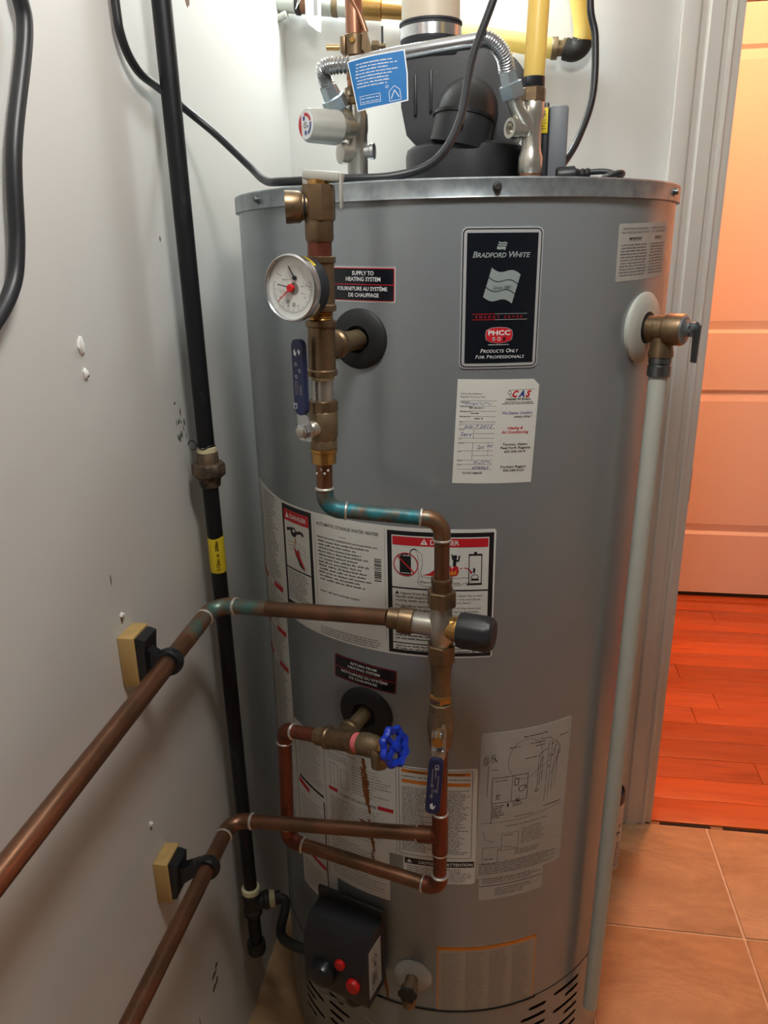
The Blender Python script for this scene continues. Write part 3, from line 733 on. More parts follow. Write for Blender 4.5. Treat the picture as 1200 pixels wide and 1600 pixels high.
F.frame('ink_black', x0+95, 31.5, x0+110.5, 68.5, 1.0, 0.8); F.rect('ink_black', x0+95, 31, x0+110.5, 33, 0.85); F.rect('ink_black', x0+101, 28.5, x0+104.5, 31.5, 0.8); F.rect('ink_black', x0+93, 68, x0+111, 69.6, 0.9)
F.disc('ink_black', x0+101.5, 51.5, 1.3, 0.9, 12, 3.4); F.ring('ink_black', x0+102.5, 59.5, 4.2, 0.5, 0.9, 18, 2.6); F.rect('ink_black', x0+98, 62, x0+107, 64, 0.9)
F.rect('sticker', x0+5.5, 78, x1-5.5, 149, 0.5)
F.poly('ink_black', [(x0+9,85),(x0+14,85),(x0+11.5,80.8)], 0.7)
for q, (sl_, sr_) in enumerate((('Vapors from flammable','water heater has a main'),('liquids will explode and','burner and pilot flame.'),('causing death and severe','The pilot flame'),('Do not use or store flammable','is on all the time and'),('products such as gasoline,','will ignite flammable'),('or adhesives in the same','vapors.'),('area near water heater',''))):
    yy = 84.8+q*4.6+(2.2 if q > 2 else 0)
    F.text('ink_black', sl_, x0+(15 if q == 0 else 9), yy, 2.9, w=(46,50,50,56,50,48,42)[q], bold=0.008, h=0.7)
    if sr_: F.text('ink_grey', sr_, x0+72, yy, 2.5, w=(40,38,26,38,36,14,1)[q], h=0.7)
F.para('ink_black', x0+9, x0+70, 118, 148, 4.4, 2.2, 0.7, 0.3); F.para('ink_grey', x0+72, x1-9, 118, 146, 4.4, 2.0, 0.7, 0.3)
F.rect('sticker', x0+5.5, 150.5, x1-5.5, 159, 0.5); F.para('ink_black', x0+9, x1-10, 150.6, 158.5, 3.8, 2.1, 0.7, 0.2)
# print of the tall left strip
for k in range(120):
    yy = 3 + k*4.4
    if 128 < yy < 137 or 196 < yy < 204 or 252 < yy < 259: continue
    F.words('ink_grey', mm(-76), mm(-62), yy, 2.0); F.words('ink_grey', mm(-60), mm(-49), yy, 2.0, fill=random.uniform(0.6,1))
for yy in (128, 196, 252): F.rect('ink_red', mm(-55), yy, mm(-48.5), yy+8, 0.4); F.rect('ink_red', mm(-70), yy, mm(-61), yy+8, 0.4)
F.build(lab, PR)

# ---- lower instruction label
TH0 = -47.0; z0 = 0.652
fn = tank_map(TH0, z0, 0.0)
mm = lambda th: (th-TH0)*math.pi/180*R*1000
XR = mm(11.9)
lab = sticker('instruction_label', 'sticker', fn, [(0,-4),(mm(-30),0),(XR-2,-5),(XR,-3),(XR,178),(XR-4,181),(mm(-8),181),(mm(-8),142),(mm(-12),142),(mm(-12),226),(mm(-30),226),(mm(-30),290),(0,290)], heater, 0.25, 5.0, 'large white instruction label with orange warning bars, rust-stained')
F = Flat(fn)
F.frame('ink_black', mm(-9), -1, XR-6, 138, 0.7)
for k, (x0, x1) in enumerate(((mm(-8.2), mm(0.2)), (mm(2.0), XR-9))):
    F.rect('ink_orange', x0, 1.5, x1, 6.5); F.text('ink_black', ('WARNING','AVERTISSEMENT')[k], (x0+x1)/2, 5.8, 3.2, w=(22,26)[k], al='C', h=0.6); F.words('ink_grey', x0, x1, 13, 2.0); F.rect('ink_orange', x0, 17, x1, 22.5)
    F.para('ink_grey', x0, x1, 27, 134, 2.9, 1.7, 0.35, 0.35)
F.rect('ink_black', mm(-7.6), 143, XR-2, 153); F.text('ink_white', 'CAUTION', mm(-5.6)+9, 150.5, 4.6, w=24, bold=0.02, h=0.6); F.poly('ink_white', [(mm(-7),150.5),(mm(-7)+7,150.5),(mm(-7)+3.5,144.8)], 0.6)
F.text('ink_white', 'ATTENTION', XR-39, 150.5, 4.6, w=35, bold=0.02, h=0.6)
F.para('ink_grey', mm(-7), XR-5, 154, 178, 3.4, 1.9, 0.35, 0.3)
x0, x1 = mm(-32), mm(-10)
F.line('ink_black', [(mm(-9.8),0),(mm(-9.8),139)], 0.5); F.line('ink_black', [(mm(-33),4),(mm(-33),225)], 0.6)
F.text('ink_grey', 'CIRCULATING SYSTEM', x0+2, 8, 3.2, w=48); F.para('ink_soft', x0+2, x0+44, 10, 24, 3.6, 1.5)
F.frame('ink_soft', x0+6, 28, x0+20, 62, 0.6); F.frame('ink_soft', x0+24, 32, x0+36, 62, 0.6); F.line('ink_soft', [(x0+13,26),(x0+13,62)], 0.5)
F.para('ink_soft', x0+44, x1-3, 16, 66, 4.6, 1.7, 0.35, 0.5)
F.rect('ink_red', x0+2, 68, x0+18, 74); F.text('ink_black', 'TO SHUT OFF GAS TO HEATER', x0+22, 76, 4.0, w=58, bold=0.01); F.rect('ink_red', x0+82, 70, x1-3, 76)
F.para('ink_soft', x0+4, x1-6, 80, 136, 4.6, 1.7, 0.35, 0.4); F.para('ink_soft', x0+4, mm(-13), 146, 220, 5.0, 1.8, 0.35, 0.5)
x0, x1 = mm(-45.5), mm(-34)
F.para('ink_soft', x0, x1, 0, 84, 3.8, 1.5, 0.35, 0.2)
F.poly('ink_black', [(x0,86),(x1,94),(x1,98),(x0,91)], 0.4); F.poly('ink_red', [(x0-3,92),(x0+24,100),(x0+24,108),(x0-3,101)], 0.5); F.line('ink_black', [(mm(-34),105),(mm(-34),285)], 2.2, 0.4)
F.para('ink_soft', x0, x1-2, 116, 200, 4.0, 1.5, 0.35, 0.3); F.poly('ink_red', [(x0,212),(x1-2,222),(x1-2,229),(x0,219)], 0.5); F.para('ink_soft', x0, x1-2, 236, 286, 4.0, 1.5, 0.35, 0.3)
# rust run down the label from the drain valve
random.seed(21)
xr = mm(-19.2)
def run(xc, y0, y1, w0, h):
    Lp, Rp = [], []; n = 22
    for k in range(n+1):
        t_ = k/n; yy = y0+(y1-y0)*t_; j = random.uniform(-1,1); wd = w0*(0.5+0.7*math.sin(PI*min(1,t_*0.9+0.1)))*random.uniform(0.7,1.2)
        c_ = xc + t_*7 + j*1.1; Lp.append((c_-wd, yy)); Rp.append((c_+wd, yy))
    F.poly('rust', Lp + Rp[::-1], h)
run(xr, 0, 86, 3.2, 0.9); run(xr-4, 14, 74, 1.3, 0.8); run(xr+6, 96, 150, 2.4, 0.8); run(xr-6, 100, 112, 3.5, 0.8); run(xr+9, 150, 176, 1.2, 0.8)
F.poly('rust', [(xr-8,100),(xr+4,102),(xr+22,108),(xr+34,112),(xr+26,114),(xr+4,110)], 0.7)
F.build(lab, PR)

# ---- wiring diagram sheet, right
def wd(x, y, h): return tank_map(12.6, 0.7085, 0.0)(x - y*0.02, y - x*0.0, h)
W, H = 128.0, 229.0
lab = sticker('wiring_label', 'sticker_dull', wd, rrect(0,0,W,H,4), heater, 0.5, 5.0, 'grey-white wiring diagram sheet with a strip of text below')
F = Flat(wd)
g = 'ink_grey'
F.words('ink_black', 56, 90, 13, 1.6, 0.7)
F.ring(g, 61, 46, 24, 0.5, 0.7, 40, 30)
for (a, c, y) in ((38,52,26),(66,88,25),(74,88,30),(60,78,46),(110,124,24)): F.words('ink_black', a, c, y, 1.5, 0.7)
for k in range(3): F.line(g, [(80+3*k,48),(80+3*k,96-5*k)], 0.6, 0.7)
F.line(g, [(80,48),(82,42),(92,38)], 1.0, 0.7); F.ring('ink_black', 80, 99, 2.2, 0.9, 0.7, 12)
for k in range(4): F.line(g, [(94+5*k,30+2*k),(92+5*k,120-6*k)], 0.5, 0.7)
F.line(g, [(80,20),(96,22),(106,34),(98,56),(80,66)], 0.6, 0.7); F.line(g, [(104,28),(112,40),(106,66),(100,80)], 0.7, 0.7)
for q in range(7): F.ring(g, random.uniform(92,112), random.uniform(28,66), random.uniform(1,2.4), 0.6, 0.7, 10)
F.ring('ink_grey', 7, 42, 2.4, 0.8, 0.7, 14, 6); F.ring('ink_grey', 9, 40, 2.4, 0.7, 0.7, 14, 6); F.ring('ink_grey', 17, 38, 2.4, 0.8, 0.7, 14, 6); F.line('ink_black', [(11,48),(11,96)], 0.5, 0.7); F.line('ink_black', [(15,36),(20,40),(22,44)], 1.2, 0.7); F.words('ink_grey', 16, 24, 56, 1.4, 0.7)
F.frame('ink_black', 17, 68, 66, 108, 0.7, 0.7); F.line('ink_black', [(44,68),(44,107)], 0.5, 0.7); F.words('ink_black', 21, 37, 74, 1.5, 0.7); F.frame('ink_black', 47, 73, 53, 84, 0.9, 0.7); F.ring('ink_black', 58, 90, 4.5, 0.9, 0.7, 18); F.line('ink_black', [(62,84),(65,90)], 1.0, 0.7); F.para('ink_black', 23, 30, 93, 102, 2.2, 1.4, 0.7); F.para('ink_black', 50, 57, 103, 109, 2.0, 1.3, 0.7)
F.line('ink_black', [(18,108),(18,140)], 0.6, 0.7); F.para('ink_black', 19, 36, 110, 132, 3.0, 1.6, 0.7, 0.4); F.para('ink_grey', 46, 62, 108, 116, 2.6, 1.5, 0.7); F.line('ink_black', [(40,110),(40,116)], 2.0, 0.7)
F.words('ink_black', 92, 120, 128, 1.6, 0.7); F.words('ink_grey', 50, 78, 134, 1.6, 0.7)
F.line(g, [(4,138),(60,139),(122,132)], 0.5, 0.7); F.words('ink_grey', 40, 100, 147, 1.4, 0.7)
F.frame(g, 34, 158, 58, 186, 0.5, 0.7); F.words('ink_black', 38, 50, 162, 1.4, 0.7); F.line(g, [(8,152),(12,166),(24,170)], 0.5, 0.7); F.frame(g, 9, 178, 30, 206, 0.5, 0.7); F.words('ink_black', 12, 24, 198, 1.6, 0.7); F.line(g, [(30,186),(36,178),(58,186)], 0.5, 0.7)
F.para('ink_soft', 62, 100, 152, 182, 3.4, 1.7, 0.7, 0.6); F.para(g, 54, 96, 186, 196, 3.2, 1.5, 0.7, 0.3); F.para(g, 5, 120, 202, 224, 3.4, 1.7, 0.7, 0.2)
F.build(lab, PR)
def wd2(x, y, h): return tank_map(13.0, 0.4815, 0.0)(x, y, h)
l2 = sticker('text_strip', 'sticker_dull', wd2, rrect(0,-8,94,40,3), heater, 0.25, 5.0)
F = Flat(wd2); F.rect('ink_black', 0.5, 15.5, 93, 16.4, 0.4); F.para('ink_grey', 4, 90, -2, 14, 3.4, 1.6, 0.4, 0.2); F.para('ink_grey', 22, 84, 19, 36, 3.6, 1.6, 0.4, 0.4); F.build(l2, PR)

# ---- faded orange-edged notice at the bottom
fn = tank_map(1.4, 0.3605, 0.0); W, H = 147.0, 128.0
lab = sticker('faded_notice', 'clear_label', fn, rrect(0,0,W,H,2), heater, 0.25, 5.0, 'faded tan notice with an orange border')
F = Flat(fn); F.rect('ink_orange', 1, 1, W-1, 8); F.frame('ink_orange', 1, 1, W-1, H-1, 1.6)
for k in range(4): F.para('ink_soft', 7+34*k, 36+34*k, 11, 120, 3.2, 1.5, 0.35, 0.35)
F.build(lab, PR)

# seam at the bottom and rust under the gas valve
b = NB(); sweep(b, [on_tank(-26+2*k, 0.2375, 0.0006) for k in range(30)], 0.0016, 6); obj('seam', b, 'inner_drum', heater)
F = Flat(tank_map(-16, 0.30, 0)); run(6, 0, 62, 2.6, 0.3); F.build(heater, {'rust': 'rust_run'})

# ================================================================== PIPEWORK IN FRONT OF THE TANK
random.seed(5)
def seg_pipe(parent, name, p, q, r, mt, label=None):
    b = NB(); cyl(b, p, q, r, 20); return obj(name, b, mt, parent, label)
def solder(parent, p, d, r):
    d = V(d).normalized(); b = NB(); lathe(b, V(p)-d*0.0016, d, [(r,0),(r+0.0012,0.0008),(r+0.0012,0.0022),(r,0.0032)], 20); obj('solder_ring', b, 'solder', parent)
def elbow(parent, a, c, e, r, mt, rad=0.016, sock=0.010, rings=True, name='elbow'):
    """copper elbow over the corner c with two solder rings"""
    a, c, e = V(a), V(c), V(e); arc = bend_pts(a, c, e, rad, 10)
    d1 = (arc[0]-arc[1]).normalized(); d1 = (a-c).normalized(); d2 = (e-c).normalized()
    pts = [arc[0]+d1*sock] + arc + [arc[-1]+d2*sock]
    b = NB(); sweep(b, pts, r*1.13, 20); o = obj(name, b, mt, parent)
    if rings: solder(parent, pts[0], d1, r*1.1); solder(parent, pts[-1], d2, r*1.1)
    return pts[0], pts[-1]

# ---- supply stack: axis leans a little
A0, A1 = V((-0.1012,-0.343,1.345)), V((-0.109,-0.343,1.0233))
def SA(z): t_ = (1.345-z)/(1.345-1.0233); return A0.lerp(A1, t_)
UPV = (A0-A1).normalized()
# relief valve on top
rv = thing('relief_valve', 'brass safety relief valve with grey lever at the very top of the pipe stack', 'valve', SA(1.2904))
b = NB(); lathe(b, SA(1.3092), UPV, [(0.0150,0),(0.0158,0.002),(0.0158,0.026),(0.0150,0.031),(0.010,0.0315)], 8, rot=PI/8); obj('body', b, 'brass', rv)
dl = V((-0.97,-0.24,0)).normalized()
b = NB(); lathe(b, SA(1.3215)+dl*0.009, dl, [(0.0118,0),(0.0118,0.006),(0.0142,0.009),(0.0148,0.022),(0.0120,0.022),(0.0115,0.010)], 28, cap=False); obj('outlet', b, 'brass', rv)
b = NB(); lathe(b, SA(1.3215)+dl*0.012, dl, [(0.0122,0),(0.0122,0.002)], 24); obj('outlet_seat', b, 'inner_drum', rv)
b = NB(); lathe(b, SA(1.2904), UPV, [(0.0125,0),(0.0138,0.003),(0.0138,0.0192)], 12); obj('hex_nipple', b, 'brass', rv)
lev = NB(); c = SA(1.3475); ax = (V((0.98,-0.12,-0.10)).normalized(), V((0.12,0.99,0)).normalized(), V((0.1,0,1)).normalized())
box(lev, c+V((0.005,0,0.000)), (0.036,0.018,0.0085), ax, 0.002); box(lev, c+V((0.022,-0.004,-0.014)), (0.0022,0.010,0.030), None, 0.0008); box(lev, c+V((-0.011,0,-0.003)), (0.006,0.012,0.008), None, 0.001)
obj('lever', lev, 'knob_grey', rv, 'grey test lever bent down on the right')
b = NB(); lathe(b, SA(1.340), UPV, [(0.0105,0),(0.0105,0.004),(0.006,0.006)], 20); obj('bonnet', b, 'brass_bright', rv)
# fittings
st = thing('brass_fitting_stack', 'vertical stack of brass tees and nipples joined to the upper tank outlet', 'pipe fitting', SA(1.1396))
seg_pipe(st, 'nipple', SA(1.2905), SA(1.276), 0.0116, 'copper_red')
def tee(name, ztop, zbot, mt, parent):
    b = NB(); L = ztop-zbot; cr = 0.0056
    lathe(b, SA(zbot), UPV, [(0.0138,0),(0.0152,0.0008),(0.0152,cr),(0.0138,cr+0.0012),(0.0136,L-cr-0.0012),(0.0152,L-cr),(0.0152,L-0.0008),(0.0138,L)], 28); return obj(name, b, mt, parent)
tee('tee', 1.2778, 1.2270, 'brass', st)
b = NB(); lathe(b, SA(1.2184), UPV, [(0.0112,0)]+[(0.0112+0.0008*(k%2), 0.001*k) for k in range(1,9)]+[(0.0112,0.0092)], 24); obj('threaded_nipple', b, 'brass_bright', st)
tee('tee', 1.2184, 1.1642, 'brass', st)
n1, t1 = dirs(-16.7)
pc = SA(1.192); wallp = on_tank(-16.7, 1.192); d = (wallp-pc)
b = NB(); lathe(b, pc, d, [(0.0125,0.004),(0.0125,0.024),(0.0146,0.026),(0.0146,0.0325),(0.0125,0.0335)], 24); obj('tee_branch', b, 'brass', st)
b = NB(); cyl(b, pc+d.normalized()*0.030, wallp+d.normalized()*0.002, 0.0105, 24); obj('nipple', b, 'bronze_rough', st)
b = NB(); cyl(b, SA(1.1660), SA(1.1380), 0.0108, 24); obj('nipple', b, 'nickel', st)
b = NB(); lathe(b, SA(1.1642)-UPV*0.004, UPV, [(0.0112,0),(0.0125,0.001),(0.0125,0.004)], 24); obj('sealant', b, 'dope', st)
def flange(name, th, z, label, mt='rubber', r0=0.032, parent=heater, tilt=0):
    n, t_ = dirs(th); p = on_tank(th, z, 0.0003); b = NB()
    lathe(b, p-n*0.004, n, [(r0,0),(r0,0.0055),(r0-0.002,0.0075),(r0*0.62,0.0095),(r0*0.46,0.0105),(r0*0.40,0.0075),(r0*0.38,0.004)], 40); return obj(name, b, mt, parent, label)
flange('grommet', -16.7, 1.192, 'round black rubber grommet')
# pressure gauge
gd = V((-0.40,-0.917,0.0)).normalized(); gup = V((0,0,1)); gx = V((0,0,1)).cross(-gd).normalized()*-1
gx = gd.cross(gup)*-1; gx = V((-gd.y, gd.x, 0))   # to the right when looking at the dial
g0 = SA(1.2505)
ga = thing('pressure_gauge', 'round pressure gauge with white dial, chrome rim and red pointer', 'gauge', g0+gd*0.014)
b = NB(); lathe(b, g0+gd*0.010, gd, [(0.0125,0),(0.0135,0.004),(0.0135,0.010),(0.010,0.011)], 24); obj('socket', b, 'brass', ga)
b = NB(); lathe(b, g0+gd*0.020, gd, [(0.018,0),(0.0265,0.001),(0.0278,0.003),(0.0285,0.0225)], 48); case = obj('case', b, 'black_plastic', ga)
fc = g0 + gd*0.0425
b = NB(); lathe(b, fc-gd*0.003, gd, [(0.0285,0),(0.0302,0.0005),(0.0306,0.0022),(0.0302,0.0072),(0.0288,0.0082),(0.0280,0.0072),(0.0280,0.002)], 56, cap=False); obj('bezel', b, 'steel', ga)
b = NB(); lathe(b, fc-gd*0.003, gd, [(0.0280,0),(0.0280,0.0036)], 48); dial = obj('dial', b, 'dial', ga)
def gm(x, y, h): return fc + gx*x - gup*y + gd*(h+0.0007)
F = Flat(gm, 0)
def tick(cx, cy, a, r0, r1, wd, mt='ink_grey'):
    a = math.radians(a); F.line(mt, [(cx+r0*math.sin(a), cy-r0*math.cos(a)), (cx+r1*math.sin(a), cy-r1*math.cos(a))], wd, 0.2)
for k in range(61): tick(0, 0, 75+k*3.5, 21.0 if k % 5 else 19.2, 22.6, 0.3)
for k in range(11): 
    a = math.radians(80+k*20); F.text('ink_grey', str(k*6) if k % 2 == 0 else '', 16.6*math.sin(a), -16.6*math.cos(a)+0.9, 1.9, al='C', h=0.2) if k % 2 == 0 else None
for k in range(31): tick(4, -9, -130+k*8.7, 10.2 if k % 5 else 9.0, 11.2, 0.25)
F.line('ink_grey', [(-18,-13.5),(-11,-10.5)], 0.4); F.line('ink_grey', [(17,-2),(21,-1)], 0.4); F.line('ink_grey', [(10,4),(15,5.4)], 0.4)
for (x, y) in ((-6,12),(1,14.5)): F.ring('ink_grey', x, y, 1.4, 0.7, 0.2, 10)
F.words('ink_soft', -11, -2, -7, 1.1); F.words('ink_soft', 10, 15, -1, 1.0); F.disc('ink_soft', 2, 0.5, 5.4, 0.12, 24)
F.build(dial, {'ink_grey': 'scale', 'ink_soft': 'small_print'})
def hand(name, cx, cy, ang, L, wd, mt, h0, tail=0.0):
    a = math.radians(ang); d = gx*math.sin(a) + gup*math.cos(a); s_ = gx*math.cos(a) - gup*math.sin(a); o = gm(cx*0.001, cy*0.001, h0)
    b = NB(); prism(b, [(-wd/2,-tail),(wd/2,-tail),(wd*0.25,L),(-wd*0.25,L)], o, s_, d, gd, 0.0006); obj(name, b, mt, ga)
hand('pointer', 4, -9, -32, 0.012, 0.0014, 'ink_black', 0.0010, 0.002); hand('pointer', 0.5, 0, -78, 0.0165, 0.0012, 'ink_black', 0.0012, 0.003); hand('red_pointer', -0.5, 0, -128, 0.0195, 0.0012, 'red_plastic', 0.0022)
b = NB(); lathe(b, gm(-0.0005,0,0.0003), gd, [(0.0035,0),(0.0038,0.0025),(0.0032,0.0036)], 18); obj('pointer_hub', b, 'red_plastic', ga)
b = NB(); lathe(b, gm(0.004,-0.009,0.0003), gd, [(0.002,0),(0.002,0.0018)], 14); obj('pointer_hub', b, 'ink_black', ga)
def case_map(a0):
    def fn(x, y, h):
        a = a0 + x/0.0284; p = g0 + gd*(0.042 - y); rr = 0.0284 + h - (y-0.0)*0.028
        return p + gx*(rr*math.sin(a)) + gup*(rr*math.cos(a))
    return fn
fn = case_map(0.22); s_ = sticker('yellow_label', 'tape_yellow', fn, [(0,1),(17,1),(17,9),(0,9)], ga, 0.3, 1.5); F = Flat(fn, 0); F.words('ink_black', 2, 15, 4.2, 1.4, 0.5); F.words('ink_black', 2, 15, 7.2, 1.4, 0.5); F.build(s_, PR)
fn = case_map(1.95); s_ = sticker('paper_label', 'sticker', fn, [(0,1),(18,1),(20,11),(5,8)], ga, 0.3, 1.5)
# upper ball valve, blue lever standing up
bv = thing('ball_valve', 'brass ball valve with a blue vinyl lever pointing up beside the pipe stack', 'valve', SA(1.0897))
b = NB(); lathe(b, SA(1.0897), UPV, [(0.0120,0),(0.0142,0.001),(0.0142,0.009),(0.0136,0.0105)], 8); obj('hex_end', b, 'bronze_rough', bv)
b = NB(); lathe(b, SA(1.0985), UPV, [(0.0132,0),(0.0146,0.004),(0.0150,0.013),(0.0150,0.029),(0.0140,0.0305)], 28); obj('body', b, 'bronze_rough', bv)
b = NB(); lathe(b, SA(1.1285), UPV, [(0.0135,0),(0.0146,0.0008),(0.0146,0.0105),(0.0120,0.0115)], 36, rmod=lambda a, h: 1+0.035*(1 if math.sin(a*12) > 0 else -1)); obj('ribbed_end', b, 'brass', bv)
sd = V((-0.52,-0.854,0)).normalized(); sp = SA(1.1125)
b = NB(); lathe(b, sp+sd*0.008, sd, [(0.0085,0),(0.0085,0.010),(0.0070,0.013),(0.0055,0.014),(0.0055,0.026),(0.0042,0.027)], 18); obj('stem', b, 'nickel', bv)
b = NB(); hexn(b, sp+sd*0.0265, sp+sd*0.0325, 0.0074); obj('stem_nut', b, 'steel', bv)
hx = V((0.854,-0.52,0)); hc = sp+sd*0.0245
b = NB(); prism(b, [(-0.0078,-0.010),(0.0078,-0.010),(0.0094,0.004),(0.004,0.016),(-0.0065,0.020),(-0.0100,0.020),(-0.0095,0.008)], hc, hx, (0,0,1), sd, 0.0022); obj('lever_plate', b, 'steel', bv)
hl = [(p[0]-0.0030, p[1]+0.016) for p in rrect(-0.0075, 0.0, 0.0075, 0.074, 0.0068)]
b = NB(); prism(b, hl, hc-sd*0.0016, hx, (0.0,0,1), sd, 0.0058); bmesh.ops.bevel(b, geom=[e for e in b.edges if e.calc_face_angle(0) > 1.2], offset=0.0012, segments=2, affect='EDGES'); hnd = obj('lever_sleeve', b, 'vinyl_blue', bv, 'dark blue vinyl lever sleeve with white print')
def hm(x, y, h): return hc - sd*0.0016 + sd*(0.0058+h) + hx*(x-0.0030-0.0075) + V((0,0,1))*(0.016+0.074-y)
F = Flat(hm, 0)
F.poly('ink_white', [(3,11),(5,9),(5,13),(7,11),(6,16),(3,15)], 0.2); F.poly('ink_white', [(9,9),(12,11),(11,15),(9,13)], 0.2)
for k in range(3): F.ring('ink_white', 5+5*(k%2), 24+k*6, 1.5, 0.4, 0.2, 12)
for (x, y, L) in ((3,40,14),(5.5,40,14),(9,44,10),(11,44,10)): F.rect('ink_soft', x, y, x+0.9, y+L, 0.2)
F.text('ink_white', 'CE', 4, 68, 5.0, w=6, h=0.2, rot=-PI/2)
F.build(hnd, {'ink_white':'white_print','ink_soft':'small_print'})
# copper link with green patina
lk = thing('copper_link_pipe', 'short copper pipe with green-blue patina linking the two vertical stacks', 'pipe', (-0.109,-0.343,1.0233))
E1 = V((-0.109,-0.343,1.0233)); E2 = V((0.0148,-0.335,1.0125)); VX, VY = 0.0147, -0.335
def VP(z): return V((VX, VY, z))
b = NB(); lathe(b, SA(1.0735), UPV, [(0.0110,0),(0.0128,0.001),(0.0128,0.012),(0.0140,0.013),(0.0140,0.0165),(0.0110,0.0175)], 24); obj('adapter', b, 'brass_bright', lk)
b = NB(); lathe(b, SA(1.0860)-UPV*0.0, UPV, [(0.0128,0),(0.0132,0.001),(0.0128,0.0034)], 20); obj('tape', b, 'pink_tape', lk)
e1a, e1b = elbow(lk, SA(1.08), E1, E2, 0.0082, 'verdigris', 0.018, 0.006)
e2a, e2b = elbow(lk, E1, E2, VP(0.9), 0.0082, 'verdigris_light', 0.018, 0.006)
seg_pipe(lk, 'pipe', SA(1.0760), e1a, 0.0084, 'copper'); seg_pipe(lk, 'pipe', e1b, e2a, 0.0083, 'verdigris'); seg_pipe(lk, 'pipe', e2b, VP(0.9365), 0.0083, 'copper')
for k in range(4):
    b = NB(); ball(b, SA(1.068-0.001*k)+V((0.006*math.cos(k*1.7),-0.0085,0.002*math.sin(k*2))), 0.0016); obj('solder_drip', b, 'solder', lk)

# ---- thermostatic mixing valve with black knob
mv = thing('mixing_valve', 'brass mixing valve with a large ribbed black knob in front of the danger label', 'valve', VP(0.846))
b = NB(); lathe(b, VP(0.856), (0,0,1), [(0.0122,0),(0.0122,0.016),(0.0142,0.020),(0.0150,0.030),(0.0142,0.040),(0.0120,0.046),(0.0118,0.060)], 28); obj('body', b, 'nickel', mv)
b = NB(); hexn(b, VP(0.9125), VP(0.9315), 0.0162, 0.3); obj('union_nut', b, 'brass', mv)
b = NB(); lathe(b, VP(0.930), (0,0,1), [(0.0112,0),(0.0112,0.010),(0.0118,0.011),(0.0118,0.0155),(0.0095,0.016)], 24); obj('tailpiece', b, 'brass', mv)
b = NB(); hexn(b, VP(0.8445), VP(0.8665), 0.0162, 0.2); obj('union_nut', b, 'brass', mv)
ML = V((-0.0465,-0.330,0.8925)); MC = VP(0.8865); dm = (ML-MC).normalized()
b = NB(); lathe(b, MC, dm, [(0.0125,0),(0.0125,0.034),(0.0115,0.036)], 28); obj('inlet', b, 'nickel', mv)
b = NB(); lathe(b, MC+dm*0.032, dm, [(0.0140,0),(0.0152,0.001),(0.0152,0.0155),(0.0140,0.0165)], 28); obj('union_nut', b, 'brass', mv)
b = NB(); lathe(b, MC+dm*0.0475, dm, [(0.0118,0),(0.0118,0.013),(0.0098,0.014)], 24); obj('tailpiece', b, 'brass', mv)
dk = V((0.97,-0.22,0.0)).normalized()
b = NB(); lathe(b, MC, dk, [(0.0130,0),(0.0130,0.013),(0.0142,0.015),(0.0142,0.019),(0.0105,0.0195)], 28); obj('bonnet', b, 'brass_bright', mv)
b = NB(); lathe(b, MC+dk*0.0195, dk, [(0.0165,0),(0.0190,0.001),(0.0195,0.004),(0.0196,0.030),(0.0185,0.037),(0.0150,0.040)], 60, rmod=lambda a, h: 1+(0.018 if math.cos(a*10) > 0.2 else -0.018) if 0.002 < h < 0.036 else 1.0); obj('knob', b, 'black_plastic', mv, 'ribbed black adjusting knob')

# ---- upper wall pipe
def wall_run(name, label, tip, corner, far, r0, r1, mt, rings_mt):
    t_ = thing(name, label, 'pipe', corner)
    ea, eb = elbow(t_, tip, corner, far, r1, rings_mt, 0.020, 0.008)
    seg_pipe(t_, 'pipe', tip, ea, r1, mt); seg_pipe(t_, 'pipe', eb, far, r0, mt); return t_, ea, eb
UC = V((-0.282,-0.2512,0.8571)); UT = MC+dm*0.060; UF = V((-0.282,-0.6955,0.8515)); UF = UC + (UF-UC)*2.6
up, ea, eb = wall_run('copper_pipe', 'upper copper pipe running along the left wall, bent towards the black-knob valve', UT, UC, UF, 0.0104, 0.0096, 'copper', 'verdigris_light')
du = (UF-UC).normalized()
b = NB(); cyl(b, ea, ea+(UT-UC).normalized()*0.05, 0.00975, 20); obj('patina_sleeve', b, 'verdigris_light', up); b = NB(); cyl(b, eb, eb+du*0.06, 0.01055, 20); obj('patina_sleeve', b, 'verdigris_light', up)
LC = V((-0.268,-0.2988,0.5621)); LT = VP(0.6014)+V((-0.010,0,0)); LF = V((-0.268,-0.5945,0.5717)); LF = LC + (LF-LC)*3.5
lo, ea2, eb2 = wall_run('copper_pipe', 'lower copper pipe running along the left wall, bent towards the bottom tee', LT, LC, LF, 0.0100, 0.0092, 'copper', 'copper')
